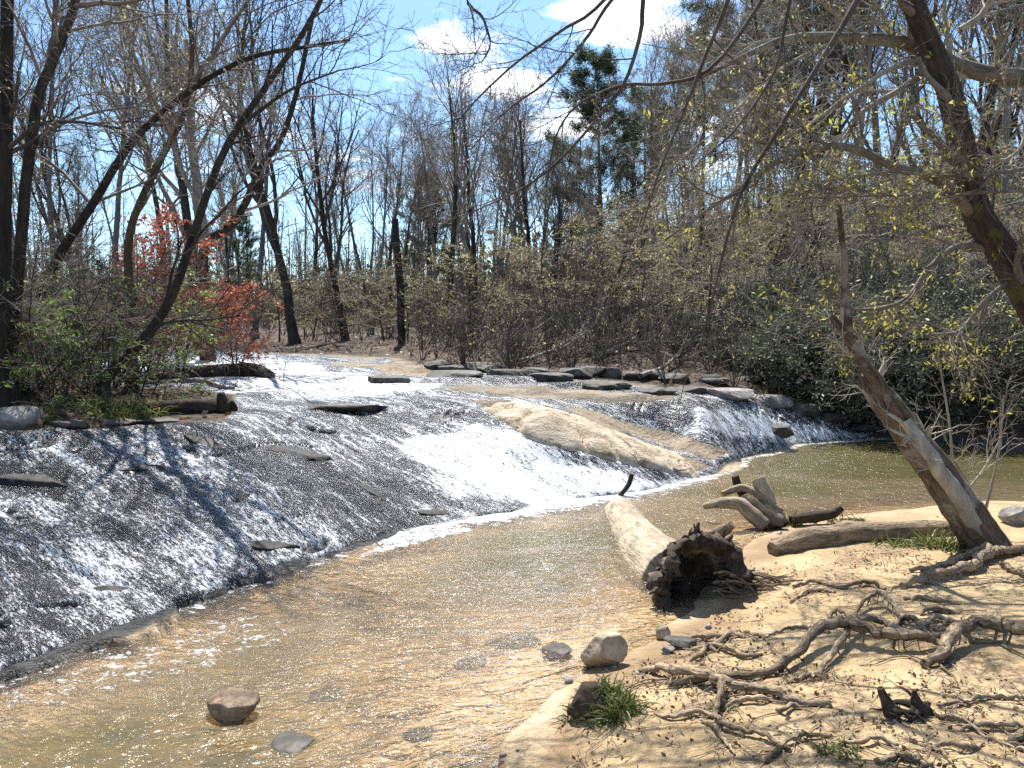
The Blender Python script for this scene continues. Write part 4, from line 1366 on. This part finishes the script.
for i in range(40):
    th = rng.uniform(0, 6.28)
    r0 = rng.uniform(.28, .46)
    s0 = cen + sd * math.cos(th) * r0 + upv * math.sin(th) * r0 + axis * .02
    d0 = sd * math.cos(th) * rng.uniform(.3, 1) + upv * math.sin(th) * rng.uniform(.3, 1) + axis * rng.uniform(.2, .9)
    Pk, Rk = grow(s0[None], d0[None], rng.uniform(.05, .15), np.array([rng.uniform(.012, .04)]), .3, 8, .25, (0, 0, -.02), rng)
    log_mesh(mb, Pk[0], Rk[0], 10, .25, i, 12)
solid('root_plate', mb, M['wood_rotten'], 'dark rotten root plate', None, None, big)
mb = MB()
for i in range(70):
    s0 = aty(rng.uniform(712, 748), rng.uniform(572, 600), rng.uniform(6.2, 6.5))
    d0 = np.array([rng.uniform(.5, 1.2), rng.uniform(-.4, .3), rng.uniform(-.25, .35)])
    Pk, Rk = grow(s0[None], d0[None], rng.uniform(.25, .62), np.array([rng.uniform(.005, .016)]), .3, 10, .12, (0, 0, -.16), rng)
    zz = surf(Pk[0, :, 0], Pk[0, :, 1])[0]
    Pk[0, :, 2] = np.maximum(Pk[0, :, 2], zz + .008)
    mb.tube(Pk, Rk, 5)
solid('root_fringe', mb, M['wood_root'], None, None, None, big)

# low log by the leaning trunk
mb = MB()
P, R = wline([(772, 556, 7.35, 8), (790, 550, 7.42, 11), (815, 543, 7.5, 13), (850, 537, 7.55, 12), (890, 533, 7.6, 11), (940, 530, 7.65, 10), (975, 529, 7.7, 9)], 50)
P[:, 2] = np.maximum(P[:, 2], surf(P[:, 0], P[:, 1])[0] + R * .55)
log_mesh(mb, P, R, 22, .10, 9, 3.0)
solid('fallen_log', mb, M['wood_root'], 'low brown log on the sand, its right end behind the leaning dead trunk', 'log')

# driftwood jam at the pool's edge
DW = [([(704, 506, 8.9, 3), (722, 503, 8.8, 6), (740, 504, 8.7, 7), (752, 514, 8.6, 8), (766, 527, 8.5, 8)], 'wood_bleached', 'bent bleached driftwood limb reaching left over the pool'),
      ([(758, 478, 8.9, 7), (764, 492, 8.85, 8), (771, 508, 8.8, 9), (780, 526, 8.7, 10)], 'wood_bleached', 'stubby upright bleached driftwood piece with a rounded top'),
      ([(735, 476, 9.0, 3.5), (738, 486, 9.0, 4), (746, 500, 8.9, 5)], 'wood_wet', 'short black upright driftwood stub'),
      ([(742, 500, 8.8, 8), (752, 508, 8.7, 10), (764, 516, 8.6, 9), (784, 522, 8.5, 6)], 'wood_rotten', 'dark rotten driftwood chunk inside the jam'),
      ([(790, 520, 8.6, 4), (812, 517, 8.6, 6), (832, 514, 8.6, 5), (842, 508, 8.6, 3)], 'wood_wet', 'dark low driftwood behind the grass by the jam'),
      ([(708, 534, 8.2, 3), (722, 531, 8.15, 6), (733, 524, 8.1, 4)], 'wood_root', 'small pointed driftwood piece alone in the shallows'),
      ([(722, 494, 8.9, 3), (742, 488, 8.9, 4), (760, 496, 8.8, 4), (782, 512, 8.7, 3)], 'wood_root', 'thin brown branch lying across the driftwood jam')]
for i, (pts, mt_, lab) in enumerate(DW):
    mb = MB()
    P, R = wline(pts, 26)
    log_mesh(mb, P, R, 16, .16, 20 + i, 6)
    solid('driftwood', mb, M[mt_], lab, 'driftwood', 'driftwood jam by the bank')

# logs and sticks on the upper stream and slide
for pts, mt_, lab, nm in [
        ([(150, 380, 6), (185, 378, 7), (215, 378, 8), (250, 378, 9), (272, 382, 5)], 'wood_wet', 'dark log stranded crosswise on the white upper stream', 'log'),
        ([(120, 382, 2.5), (160, 385, 2.5), (205, 387, 3), (235, 390, 2)], 'wood_root', 'thin pale pole lying just below the upper dark log', 'log'),
        ([(146, 412, 6), (175, 411, 8), (205, 411, 8), (222, 410, 9), (234, 413, 6)], 'wood_wet', 'short dark log with a broken stub at the left bank tip', 'log'),
        ([(632, 474, 2.2), (629, 484, 2.6), (624, 491, 2.2), (619, 497, 2.8)], 'wood_wet', 'small black stick standing in the white water at the foot of the slide', 'stick')]:
    P, R = gline(pts, 34, .2, 0, 3)
    if nm == 'stick':
        P = np.array([aty(p[0], p[1], hit(619, 497)[1]) for p in pts])
        R = np.full(4, 2.4 * P[0, 1] / F)
        P = catmull(P, 12)
        R = np.full(12, R[0])
    mb = MB()
    log_mesh(mb, P, R, 18, .16, int(pts[0][0]), 4)
    if 'broken stub' in lab:
        g = hit(221, 412)
        Pk = np.array([g + np.array([0, 0, .02]), g + np.array([.02, 0, .16]), g + np.array([0, .02, .27])])
        log_mesh(mb, catmull(Pk, 8), np.linspace(.10, .05, 8), 12, .2, 3, 6)
    solid('stick' if nm == 'stick' else 'stranded_log', mb, M[mt_], lab, nm)

# exposed roots over the sand
RT = [([(668, 688, 4), (700, 686, 6, .03), (735, 682, 6, .03), (768, 678, 6, .02), (795, 662, 7, .05), (822, 645, 8, .09), (850, 642, 8, .10), (882, 650, 8, .08), (912, 652, 8, .07), (940, 650, 5, .02)], 'thick arched root running across the middle of the sandy bank'),
      ([(925, 668, 6), (945, 660, 9, .05), (965, 645, 9, .09), (990, 642, 10, .09), (1015, 648, 11, .07), (1060, 655, 12, .05)], 'thickest root arching in from the right edge'),
      ([(818, 672, 3), (835, 656, 5, .04), (858, 632, 5, .06), (885, 628, 5, .03), (915, 640, 4, .02), (940, 636, 3)], 'thinner root looping above the long arched root'),
      ([(640, 672, 4), (660, 676, 6, .03), (685, 680, 7, .05), (712, 690, 7, .05), (735, 694, 6, .03), (765, 700, 6, .02), (800, 706, 5, .01), (832, 709, 3)], 'pale flat-topped root running right from the grassy clump'),
      ([(720, 674, 3), (718, 688, 5, .05), (722, 704, 5, .06), (716, 722, 4, .03), (735, 734, 4, .02), (762, 742, 4, .02), (790, 752, 3)], 'root bending down over the others like an elbow near the bottom'),
      ([(764, 764, 3), (778, 752, 4, .01), (802, 742, 4, .02), (832, 738, 3)], 'short dark root at the bottom edge right of the elbow-bent root'),
      ([(700, 722, 2), (712, 728, 3, .01), (722, 742, 3, .01), (735, 756, 2)], 'forked rootlet under the elbow-bent root'),
      ([(902, 588, 5), (925, 584, 6, .03), (952, 578, 6, .04), (975, 570, 7, .05), (988, 558, 8, .06)], 'straight root leading into the base of the leaning dead trunk'),
      ([(910, 572, 3), (935, 569, 4, .02), (960, 564, 5, .03), (982, 556, 6, .04)], 'upper root at the base of the leaning dead trunk'),
      ([(992, 560, 7, .04), (1010, 556, 6, .03), (1040, 548, 7, .02)], 'root leaving the leaning dead trunk to the right'),
      ([(1000, 566, 4, .02), (1015, 574, 4, .01), (1040, 582, 4)], 'small root below the leaning dead trunk on the right'),
      ([(852, 624, 2), (862, 612, 3, .04), (878, 606, 3.5, .08), (892, 614, 3, .06), (905, 628, 2)], 'small root hooped up out of the sand in the middle of the bank'),
      ([(824, 628, 2), (834, 616, 3, .03), (850, 622, 3, .03), (862, 634, 2)], 'pale triangle of thin roots left of the hooped root'),
      ([(884, 632, 2), (905, 624, 4, .03), (918, 628, 4, .02), (935, 638, 2)], 'short knobby root right of the hooped root'),
      ([(920, 616, 2), (935, 612, 4, .02), (958, 614, 3)], 'short flat root alone on the clean sand'),
      ([(905, 600, 2.5), (930, 601, 3.5, .01), (960, 605, 2.5)], 'dark low stick-like root on the clean sand below the trunk'),
      ([(792, 588, 2), (815, 584, 3, .01), (842, 590, 3, .01), (870, 586, 3, .02), (886, 590, 2)], 'wavy thin root right of the big log'),
      ([(790, 604, 2), (812, 592, 3, .01), (835, 596, 2.5)], 'short thin root beside the root fringe of the big log'),
      ([(876, 764, 5), (900, 760, 6, .01), (930, 768, 6)], 'stout root end at the bottom edge under the broken stubs'),
      ([(936, 708, 3), (960, 706, 3, .01), (990, 700, 3.5, .01), (1030, 697, 3)], 'thin straight root toward the right edge above the corner'),
      ([(935, 716, 3), (960, 724, 3.5, .01), (990, 738, 3), (1030, 752, 3)], 'thin root slanting into the bottom right corner'),
      ([(1010, 742, 5), (1030, 738, 6, .02), (1050, 735, 6)], 'stub of dark root in the bottom right corner'),
      ([(905, 738, 2), (930, 748, 3, .005), (955, 764, 2.5)], 'rootlet low on the bank below the broken stubs'),
      ([(770, 636, 2), (800, 630, 2.5, .01), (830, 634, 2)], 'thin rootlet left of the arched roots'),
      ([(740, 628, 2), (765, 640, 2.5), (775, 655, 2)], 'thin rootlet on the bare sand below the big log')]
for i, (pts, lab) in enumerate(RT):
    P, R = gline(pts, 14 + 9 * len(pts), .25, .04, i)
    R = R * .62 * (1 + .45 * fbm(np.arange(len(R)) * .4, np.full(len(R), i * 3.1), 9, 2))
    mb = MB()
    log_mesh(mb, P, R, 18, .22, 40 + i, 4, ridges=.6)
    rg = np.random.default_rng(300 + i)
    for c_ in range(5 + len(pts)):                      # side rootlets
        k_ = rg.integers(2, len(P) - 2)
        d0 = np.array([rg.normal(), rg.normal(), .1])
        Pk, Rk = grow(P[k_][None], d0[None], rg.uniform(.15, .5), np.array([R[k_] * rg.uniform(.12, .42)]), .3, 12, .28, (0, 0, 0), rg)
        zz = surf(Pk[0, :, 0], Pk[0, :, 1])[0]
        Pk[0, :, 2] = zz + Rk[0] * .5 + .012 * np.sin(np.linspace(0, 3, 12))
        Pk[0, 0] = P[k_]
        log_mesh(mb, Pk[0], Rk[0], 7, .15, c_, 9)
    solid('exposed_root', mb, M['wood_root'], lab, 'root', 'exposed roots on the sandy bank')
RTN = np.random.default_rng(404)
for i in range(16):                                               # thin roots of the tangle
    px_, py_ = RTN.uniform(690, 1010), RTN.uniform(625, 755)
    dx_, dy_ = RTN.uniform(25, 75) * RTN.choice([-1, 1]), RTN.uniform(-14, 14)
    P, R = gline([(px_, py_, 1.5), (px_ + dx_ * .35, py_ + dy_ * .3 + RTN.uniform(-6, 6), 2.6, .02), (px_ + dx_ * .7, py_ + dy_ * .7 + RTN.uniform(-6, 6), 2.4, .02), (px_ + dx_, py_ + dy_, 1.2)], 30, .3, .03, 50 + i)
    mb = MB()
    log_mesh(mb, P, R, 10, .2, 140 + i, 5, ridges=.5)
    for c_ in range(5):
        k_ = RTN.integers(3, 27)
        Pk, Rk = grow(P[k_][None], np.array([[RTN.normal(), RTN.normal(), .05]]), RTN.uniform(.1, .35), np.array([R[k_] * .4]), .3, 10, .3, (0, 0, 0), RTN)
        Pk[0, 1:, 2] = surf(Pk[0, 1:, 0], Pk[0, 1:, 1])[0] + .008
        mb.tube(Pk, Rk, 5)
    solid('exposed_root', mb, M['wood_root'], 'thin wiry root in the tangle over the lower right sand', 'root', 'wiry roots in the tangle')
# broken stubs
for i, (pts, lab) in enumerate([([(893, 716, 8), (887, 702, 6), (880, 688, 3)], 'broken dark root stub pointing up left above the bottom edge'),
                                ([(926, 714, 8), (917, 704, 6), (914, 690, 2)], 'splintered root stub beside the darker pointing stub')]):
    Y0 = hit(pts[0][0], pts[0][1])[1]
    P, R = wline([(p[0], p[1], Y0, p[2]) for p in pts], 16)
    P[0, 2] -= .05
    mb = MB()
    log_mesh(mb, P, R, 14, .3, 70 + i, 12)
    rg = np.random.default_rng(i)
    for c_ in range(7):
        d0 = np.array([rg.normal(), rg.normal() - .3, rg.uniform(-.1, .5)])
        Pk, Rk = grow(P[5][None], d0[None], rg.uniform(.1, .24), np.array([rg.uniform(.008, .02)]), .3, 8, .2, (0, 0, -.1), rg)
        log_mesh(mb, Pk[0], Rk[0], 8, .2, c_, 9)
    solid('root_stub', mb, M['wood_rotten'], lab, 'root stub')


# stones
def stone(name, px, py, wpx, hpx, mat, label, cat='rock', group=None, seed=0, sink=.25, flat=0.0, depth=1.0, at=None, crest=None):
    rng_ = np.random.default_rng(seed)
    bm = bmesh.new()
    bmesh.ops.create_icosphere(bm, subdivisions=5, radius=1)
    V = np.array([v.co[:] for v in bm.verts])
    for _ in range(11):
        nrm_ = norm(rng_.normal(0, 1, 3))
        dd_ = rng_.uniform(.55, .85)
        V -= np.maximum(V @ nrm_ - dd_, 0)[:, None] * nrm_ * .92
    V *= (1 + .16 * fbm(V[:, 0] * 2.2 + V[:, 2] * 1.7, V[:, 1] * 2.2 - V[:, 2], seed, 4) + .05 * fbm(V[:, 0] * 9 + V[:, 2] * 7, V[:, 1] * 9 - V[:, 2] * 5, seed + 3, 3))[:, None]
    g = hit(px, py) if at is None else np.array(at)
    sx = wpx * .5 * g[1] / F
    sz = hpx * .5 * g[1] / F
    V = V / np.abs(V).max(0) * [sx, sx * depth, sz]
    if flat:
        V[:, 2] = np.minimum(V[:, 2], sz * flat + .3 * (V[:, 2] - sz * flat))
    for v, c in zip(bm.verts, V):
        v.co = c
    me = bpy.data.meshes.new(name)
    bm.to_mesh(me)
    bm.free()
    for p in me.polygons:
        p.use_smooth = True
    me.materials.append(M[mat])
    o = bpy.data.objects.new(name, me)
    C.objects.link(o)
    o.location = (g[0], g[1] + sx * depth * .6, g[2] + sz * (1 - 2 * sink))
    o.rotation_euler = (0, 0, rng_.uniform(-.4, .4))
    tag(o, label, cat, group)
    return o


stone('stone', 605, 668, 50, 46, 'rock_tan', 'pale blocky stone in the shallows just above the grassy clump', 'stone', None, 21, .2, .75, .7)
stone('stone', 664, 640, 16, 18, 'rock_tan', 'small pale stone at the water edge below the big log', 'stone', None, 22, .2)
stone('stone', 668, 654, 14, 10, 'rock_grey', 'tiny grey pebble in front of the dark flat slab', 'stone', None, 29, .2)
stone('flat_stone', 684, 648, 40, 12, 'rock_dark', 'dark flat slab at the waterline below the root plate', 'stone', None, 23, .2, .6, .6)
stone('stone', 230, 722, 58, 44, 'rock_brown', 'lone brown rock sticking out of the pool near the bottom left', 'stone', None, 24, .18, .8, .7, at=atz(230, 722, -.02))
stone('stone', 292, 752, 54, 14, 'rock_dark', 'dark stone just under the water right of the lone brown rock', 'stone', None, 25, .42, .5, 1., at=atz(292, 752, -.02))
stone('stone', 560, 655, 40, 10, 'rock_dark', 'dark stone awash in the shallows left of the pale blocky stone', 'stone', None, 26, .42, .5, .8, at=atz(560, 655, -.015))
for i, (px, py, w_) in enumerate([(515, 648, 60), (470, 668, 44), (330, 700, 50), (120, 735, 70), (560, 590, 46), (420, 740, 40)]):
    stone('stone', px, py, w_, 9, 'rock_dark', 'dark stone lying under the shallow water of the near pool', 'stone', 'submerged stones', 240 + i, .5, .6, .8)
stone('stone', 1020, 526, 26, 24, 'rock_grey', 'pale rounded stone at the right edge behind the leaning dead trunk', 'stone', None, 27, .2)
stone('boulder', 8, 428, 62, 40, 'rock_grey', 'grey boulder at the left edge where the slide meets the bank', 'boulder', None, 28, .25, 0, .8)
stone('flat_stone', 335, 412, 106, 14, 'rock_dark', 'long thin dark slab lying across the head of the slide', 'rock', None, 31, .3, .5, .3)
for i, (px, py, w_, h_, lab) in enumerate([(60, 424, 60, 12, 'first flat dark slab along the left bank, next to the boulder'), (104, 424, 54, 12, 'second flat slab along the left bank, below the grass tuft'), (150, 422, 50, 12, 'third flat slab along the left bank, under the short dark log')]):
    stone('flat_stone', px, py, w_, h_, 'rock_dark', lab, 'rock', 'flat slabs along the left bank', 60 + i, .4, .5, .5)
FB = [(660, 394, 34, 14, 'low dark rock at the left end of the far bank rocks'), (700, 394, 40, 18, 'dark rock with a pale top above the right cascade'), (735, 400, 46, 24, 'broad grey rock at the top of the right cascade'),
      (772, 406, 44, 26, 'grey cracked rock right of the broad grey rock'), (804, 414, 40, 24, 'dark rock under the laurel at the right cascade'), (832, 422, 36, 22, 'wet dark rock at the foot of the far bank'),
      (862, 432, 40, 20, 'dark rock behind the leaning dead trunk at the pool edge'), (900, 440, 38, 18, 'low dark rock right of the leaning dead trunk'), (940, 446, 44, 18, 'low dark rock under the overhanging laurels'),
      (985, 448, 46, 22, 'dark rock near the right end of the far bank'), (1030, 452, 50, 26, 'dark rock cut by the right edge of the far bank'), (610, 390, 44, 12, 'flat dark ledge rock behind the tan ledge'),
      (552, 382, 40, 12, 'dark ledge rock in the middle of the upper ledges'), (508, 377, 36, 10, 'dark ledge rock below the vase-shaped trees'), (778, 436, 30, 26, 'black rock splitting the right cascade at its lip'),
      (385, 384, 40, 10, 'dark ledge rock with water running over it near the upper left falls'), (455, 379, 50, 10, 'flat dark rock between the upper falls')]
for i, (px, py, w_, h_, lab) in enumerate(FB):
    stone('rock', px, py, w_ * 1.25, h_ * (1.5 if h_ <= 12 else .85), 'rock_grey' if 'grey' in lab else 'rock_dark', lab, 'rock', 'rocks along the far bank and upper ledges', 80 + i, .34, .5, .8)

SL = [(36, 486, 74, 16, 'wide dark bare patch of rock near the left edge of the slide'), (205, 444, 60, 8, 'thin dark rock rib high on the slide below the left bank tip'), (298, 456, 74, 8, 'thin dark rock rib below the long dark slab'),
      (150, 468, 54, 9, 'short dark rib in the upper left part of the slide'), (276, 548, 54, 9, 'dark crack-edge rib near the foot of the slide'), (432, 512, 44, 10, 'dark rib just above the foam at the foot of the slide'),
      (372, 490, 50, 8, 'dark rib in the middle of the slide left of the white fan'), (690, 490, 40, 8, 'dark wet rib at the right end of the slide foot'), (108, 590, 60, 8, 'thin dark rib low on the left part of the slide')]
for i, (px, py, w_, h_, lab) in enumerate(SL):
    o = stone('rock_rib', px, py, w_, h_ * 1.3, 'rock_black', lab, 'rock', 'dark ribs on the slide', 160 + i, .34, .5, .35)
    x0, y0 = o.location.x, o.location.y - .1
    nz = Vector((-(Hh(x0 + .25, y0) - Hh(x0 - .25, y0)) / .5, -(Hh(x0, y0 + .25) - Hh(x0, y0 - .25)) / .5, 1)).normalized()
    qr = Vector((0, 0, 1)).rotation_difference(nz)
    zr = Vector((0, 0, 1))
    from mathutils import Quaternion
    o.rotation_euler = (qr @ Quaternion(zr, math.radians([12, -15, 15, 18, 30, 25, -20, -5, 35][i]))).to_euler()
    hz = max(v.co.z for v in o.data.vertices)
    o.location = (x0, y0, Hh(x0, y0) - hz * .15)
RB = np.random.default_rng(909)
for i in range(16):
    t_ = (i + RB.random()) / 16
    px = 425 + 330 * t_
    stone('rock', px, 371 + 16 * t_ + RB.uniform(-4, 1), RB.uniform(22, 48), RB.uniform(9, 20), 'rock_dark', 'dark low rock at the foot of the wooded slope behind the ledges', 'rock', 'dark rocks at the foot of the slope', 200 + i, .3, .6, .8)

# the bare tan ledge running down between the cascades: a jointed hump of dry rock
def ledge(name, top_line, wid, thick, mat, label, seed, K=90, S=30):
    W_ = [hit(*p) for p in top_line]
    c = catmull([[a_[0], a_[1], 0] for a_ in W_], K)
    tg = norm(np.gradient(c, axis=0))
    sdv = np.stack([-tg[:, 1], tg[:, 0], np.zeros(K)], -1)
    wv = np.interp(np.linspace(0, 1, K), np.linspace(0, 1, len(wid)), wid)
    tv = np.interp(np.linspace(0, 1, K), np.linspace(0, 1, len(thick)), thick)
    u = np.linspace(-1, 1, S)
    s = np.r_[0, np.cumsum(np.linalg.norm(np.diff(c, axis=0), axis=1))]
    X_ = c[:, None, 0] + sdv[:, None, 0] * u[None] * wv[:, None]
    Y_ = c[:, None, 1] + sdv[:, None, 1] * u[None] * wv[:, None]
    X_ += .12 * fbm(X_ * 3, Y_ * 3, seed, 3)
    Y_ += .12 * fbm(X_ * 3 + 7, Y_ * 3, seed + 1, 3)
    gz = surf(X_, Y_)[0]
    prof = 1 - np.abs(u)[None] ** 14
    ends = sst(np.minimum(np.arange(K), K - 1 - np.arange(K)), 0, 5)[:, None]
    jo = np.ones((K, S))
    for j in (.15, .29, .47, .58, .66, .81, .9):
        jj = np.abs(s[:, None] / s[-1] + .03 * u[None] - j - .02 * fbm(X_ * 5, Y_ * 5, 5, 2)) * s[-1]
        jo -= .7 * (1 - sst(jj, .005, .03))
    z = gz - .09 * (1 - prof) - .06 + (tv[:, None] + .06) * prof * ends * jo + .05 * fbm(X_ * 2, Y_ * 2, seed + 2, 3) * prof + .025 * fbm(X_ * 8, Y_ * 8, seed + 3, 3) * prof
    V = np.stack([X_, Y_, z], -1).reshape(-1, 3)
    ii = np.arange(K * S).reshape(K, S)
    q = np.stack([ii[:-1, :-1], ii[:-1, 1:], ii[1:, 1:], ii[1:, :-1]], -1).reshape(-1, 4)[:, ::-1]
    # underside
    Vb = V.copy()
    Vb[:, 2] -= .25
    nV = len(V)
    qb = q[:, ::-1] + nV
    mb = MB()
    edge = []
    for a_, b_ in ((ii[0, :], 1), (ii[-1, :], -1), (ii[:, 0], -1), (ii[:, -1], 1)):
        e_ = np.stack([a_[:-1], a_[1:], a_[1:] + nV, a_[:-1] + nV], -1)
        edge.append(e_)
    mb.add(np.vstack([V, Vb]), np.vstack([q, qb] + edge))
    return solid(name, mb, M[mat], label, 'rock')


ledge('rock_ledge', [(492, 405), (540, 417), (590, 434), (640, 451), (700, 468)], [.35, .52, .52, .45, .32], [.04, .07, .09, .09, .08], 'rock_ledge', 'long bare tan rock ledge running down between the two cascades', 7)


# grass clumps
def grass(px, py, rad_px, hgt, n, label, seed, mound=0.0, mat='grass_blade', group='grass tufts on the banks'):
    rng_ = np.random.default_rng(seed)
    g = hit(px, py)
    rad = rad_px * g[1] / F
    a_ = rng_.uniform(0, 6.28, n)
    r_ = rad * np.sqrt(rng_.random(n))
    x_, y_ = g[0] + r_ * np.cos(a_), g[1] + r_ * np.sin(a_)
    kp = fbm(x_ * 9 + seed, y_ * 9, 7, 3) > (-.06 if seed < 10 else -9)
    a_, r_, x_, y_ = a_[kp], r_[kp], x_[kp], y_[kp]
    n = len(x_)
    z_ = surf(x_, y_)[0]
    if mound:
        z_ = z_ + mound * np.maximum(1 - (r_ / rad) ** 2, 0)
    d = np.stack([np.cos(a_) * .5 * r_ / rad + rng_.normal(0, .6, n), np.sin(a_) * .5 * r_ / rad + rng_.normal(0, .6, n), np.ones(n)], -1)
    hh = hgt * rng_.uniform(.25, 1.25, n)
    st = np.stack([x_, y_, z_ - .01], -1)
    P_, _ = grow(st, d, hh, np.ones(n), 1, 5, .16, (0, 0, -.28), rng_)
    side = norm(np.cross(P_[:, -1] - P_[:, 0], rng_.normal(0, 1, (n, 3))))
    wv = .0045 * np.array([1, 1, .85, .6, .08]) * (1 if g[1] < 7 else 1.5)
    L_ = P_ + side[:, None] * wv[None, :, None]
    R_ = P_ - side[:, None] * wv[None, :, None]
    V = np.stack([L_, R_], 2)
    base = (np.arange(n) * 10)[:, None]
    k_ = np.arange(4)[None] * 2
    q = np.stack([base + k_, base + k_ + 1, base + k_ + 3, base + k_ + 2], -1).reshape(-1, 4)
    mb = MB()
    mb.add(V.reshape(-1, 3), q)
    return solid('grass_tuft', mb, M[mat], label, 'grass tuft', group)


stone('mound', 594, 716, 56, 44, 'soil', 'dark root-bound clod under the grass at the water edge', 'clod', None, 33, .28, .8, .75)
grass(598, 712, 34, .11, 800, 'lush grass tuft hanging over the clod at the water edge', 1, .14)
grass(622, 716, 16, .16, 260, 'short grass spilling right from the clod tuft', 2, .05)
grass(905, 545, 30, .13, 420, 'sparse yellowish grass in front of the low brown log', 3)
grass(945, 548, 24, .24, 520, 'taller green grass against the leaning dead trunk', 4)
grass(798, 524, 14, .17, 260, 'grass beside the driftwood jam', 5)
grass(846, 522, 16, .14, 240, 'grass right of the dark low driftwood', 6)
grass(650, 672, 12, .07, 140, 'low mossy grass at the pale flat-topped root', 7)
grass(722, 712, 10, .07, 120, 'mossy tuft below the elbow-bent root', 8)
grass(838, 752, 20, .06, 260, 'low mossy patch of grass near the bottom edge', 9)
grass(112, 412, 26, .30, 420, 'bright green grass tuft on the tip of the left bank', 10)
grass(142, 412, 20, .26, 360, 'shorter grass right of the bright green bank tuft', 11)
grass(38, 418, 12, .18, 200, 'small grass tuft by the left boulder', 12)
grass(60, 405, 40, .15, 500, 'thin dry grass over the left bank', 13)

# loose twigs and leaf scraps over the sand
rng = np.random.default_rng(77)
n = 9000
x_ = rng.uniform(.2, 6.5, n)
y_ = rng.uniform(2.6, 8.5, n)
h_, rk_, bk_, lt_, px_, py_ = surf(x_, y_)
den = sst(fbm(x_ * .9 + 3, y_ * .9, 91, 3) + .25 * sst(py_, 600, 700), -.02, .28)
ok = (bk_ > .8) & (h_ > .05) & (rng.random(n) < den)
pts = np.stack([x_, y_, h_ + .006], -1)[ok]
m_ = len(pts)
mb = MB()
d = rng.normal(0, 1, (m_, 3))
d[:, 2] = np.abs(d[:, 2]) * .12
P1, R1 = grow(pts, d, rng.uniform(.02, .16, m_), rng.uniform(.0012, .0035, m_), .5, 4, .2, (0, 0, -.02), rng)
mb.tube(P1, R1, 3)
tw = mb.build('ground_litter', M['twig'])
lm = MB()
leaves(lm, pts[rng.integers(0, m_, m_ * 2)] + np.c_[rng.normal(0, .05, (m_ * 2, 2)), np.zeros(m_ * 2)], .028, rng, .6, .0)
lm.build('scraps', M['dead_leaf'], tw)
tag(tw, 'loose twigs and leaf scraps over the sandy bank', 'litter', None, 'stuff')

# leaf scraps on the woodland floor of both banks
n = 16000
az = rng.uniform(-.7, .72, n)
dd = rng.uniform(9, 34, n)
x_, y_ = dd * np.sin(az), dd * np.cos(az)
h_, rk_, bk_, lt_, px_, py_ = surf(x_, y_)
ok = (rk_ < .02) & (h_ > .5)
pts = np.stack([x_, y_, h_], -1)[ok]
lm = MB()
leaves(lm, pts, .10, rng, .6, 0)
fl = lm.build('leaf_litter', M['dead_leaf'])
tag(fl, 'brown fallen leaves over the woodland floor', 'litter', None, 'stuff')

# pebbles along the waterline
rng = np.random.default_rng(88)
n = 2600
x_ = rng.uniform(-.5, 6, n)
y_ = rng.uniform(3, 9, n)
h_, rk_, bk_, lt_, px_, py_ = surf(x_, y_)
ok = (np.abs(h_ - .02) < .05) & (rk_ < .05) & (px_ > 470) & (rng.random(n) < sst(fbm(x_ * 1.5, y_ * 1.5, 97, 3), -.05, .2))
bm = bmesh.new()
bmesh.ops.create_icosphere(bm, subdivisions=1, radius=1)
sv = np.array([v.co[:] for v in bm.verts])
sf = np.array([[v.index for v in f.verts] for f in bm.faces])
bm.free()
mb = MB()
for x0, y0, z0 in zip(x_[ok], y_[ok], h_[ok]):
    r_ = .006 + .03 * rng.random() ** 3
    v_ = sv * (1 + rng.normal(0, .12, (len(sv), 1))) * r_ * np.array([rng.uniform(.8, 1.3), rng.uniform(.8, 1.3), rng.uniform(.4, .8)])
    mb.add(v_ + [x0, y0, z0 + r_ * .2], np.c_[sf, sf[:, :1]][:, [0, 1, 2, 2]] if False else np.c_[sf, sf[:, 2:]])
V = np.concatenate(mb.V)
Fq = np.concatenate(mb.F)[:, :3]
me = bpy.data.meshes.new('pebbles')
me.from_pydata(V.tolist(), [], Fq.tolist())
for p in me.polygons:
    p.use_smooth = True
me.materials.append(M['rock_grey'])
pb = bpy.data.objects.new('pebbles', me)
C.objects.link(pb)
tag(pb, 'small pebbles scattered along the waterline of the sandy bank', 'pebbles', None, 'stuff')

# fallen branches on the far bank
for i, (px0, py0, px1, py1, lab) in enumerate([(455, 352, 520, 338, 'fallen bare branch on the far bank behind the upper ledges'), (520, 366, 590, 350, 'fallen bare branch lying on the slope in the middle of the far bank'),
                                               (596, 360, 668, 342, 'fallen bare branch left of the laurel thicket'), (640, 382, 716, 362, 'fallen bare branch at the far waterline above the right cascade'),
                                               (560, 340, 640, 318, 'long fallen branch high on the slope behind the tan ledge'), (672, 350, 740, 320, 'fallen branch slanting up the slope beside the laurel thicket')]):
    a_, b_ = hit(px0, py0), hit(px1, py1)
    rg = np.random.default_rng(600 + i)
    Pk, Rk = grow(a_[None] + [0, 0, .12], (b_ - a_ + [0, 0, .25])[None], np.linalg.norm(b_ - a_), np.array([.055]), .3, 18, .07, (0, 0, 0), rg)
    mb = MB()
    mb.tube(Pk, Rk, 8)
    s_, d_, rr, tt = spawn(Pk, Rk, 12, .3, 1, (.4, .9), rg, .5)
    P1, R1 = grow(s_, d_, rg.uniform(.5, 1.5, len(tt)), np.maximum(rr, .012), .4, 8, .12, (0, 0, 0), rg)
    mb.tube(P1, R1, 5)
    s_, d_, rr, tt = spawn(P1, R1, 6, .3, 1, (.4, .9), rg, .5)
    P2, R2 = grow(s_, d_, rg.uniform(.2, .5, len(tt)), np.full(len(tt), .007), .4, 5, .12, (0, 0, 0), rg)
    mb.tube(P2, R2, 3)
    solid('fallen_branch', mb, M['twig_pale'], lab, 'branch', 'fallen branches on the far bank')
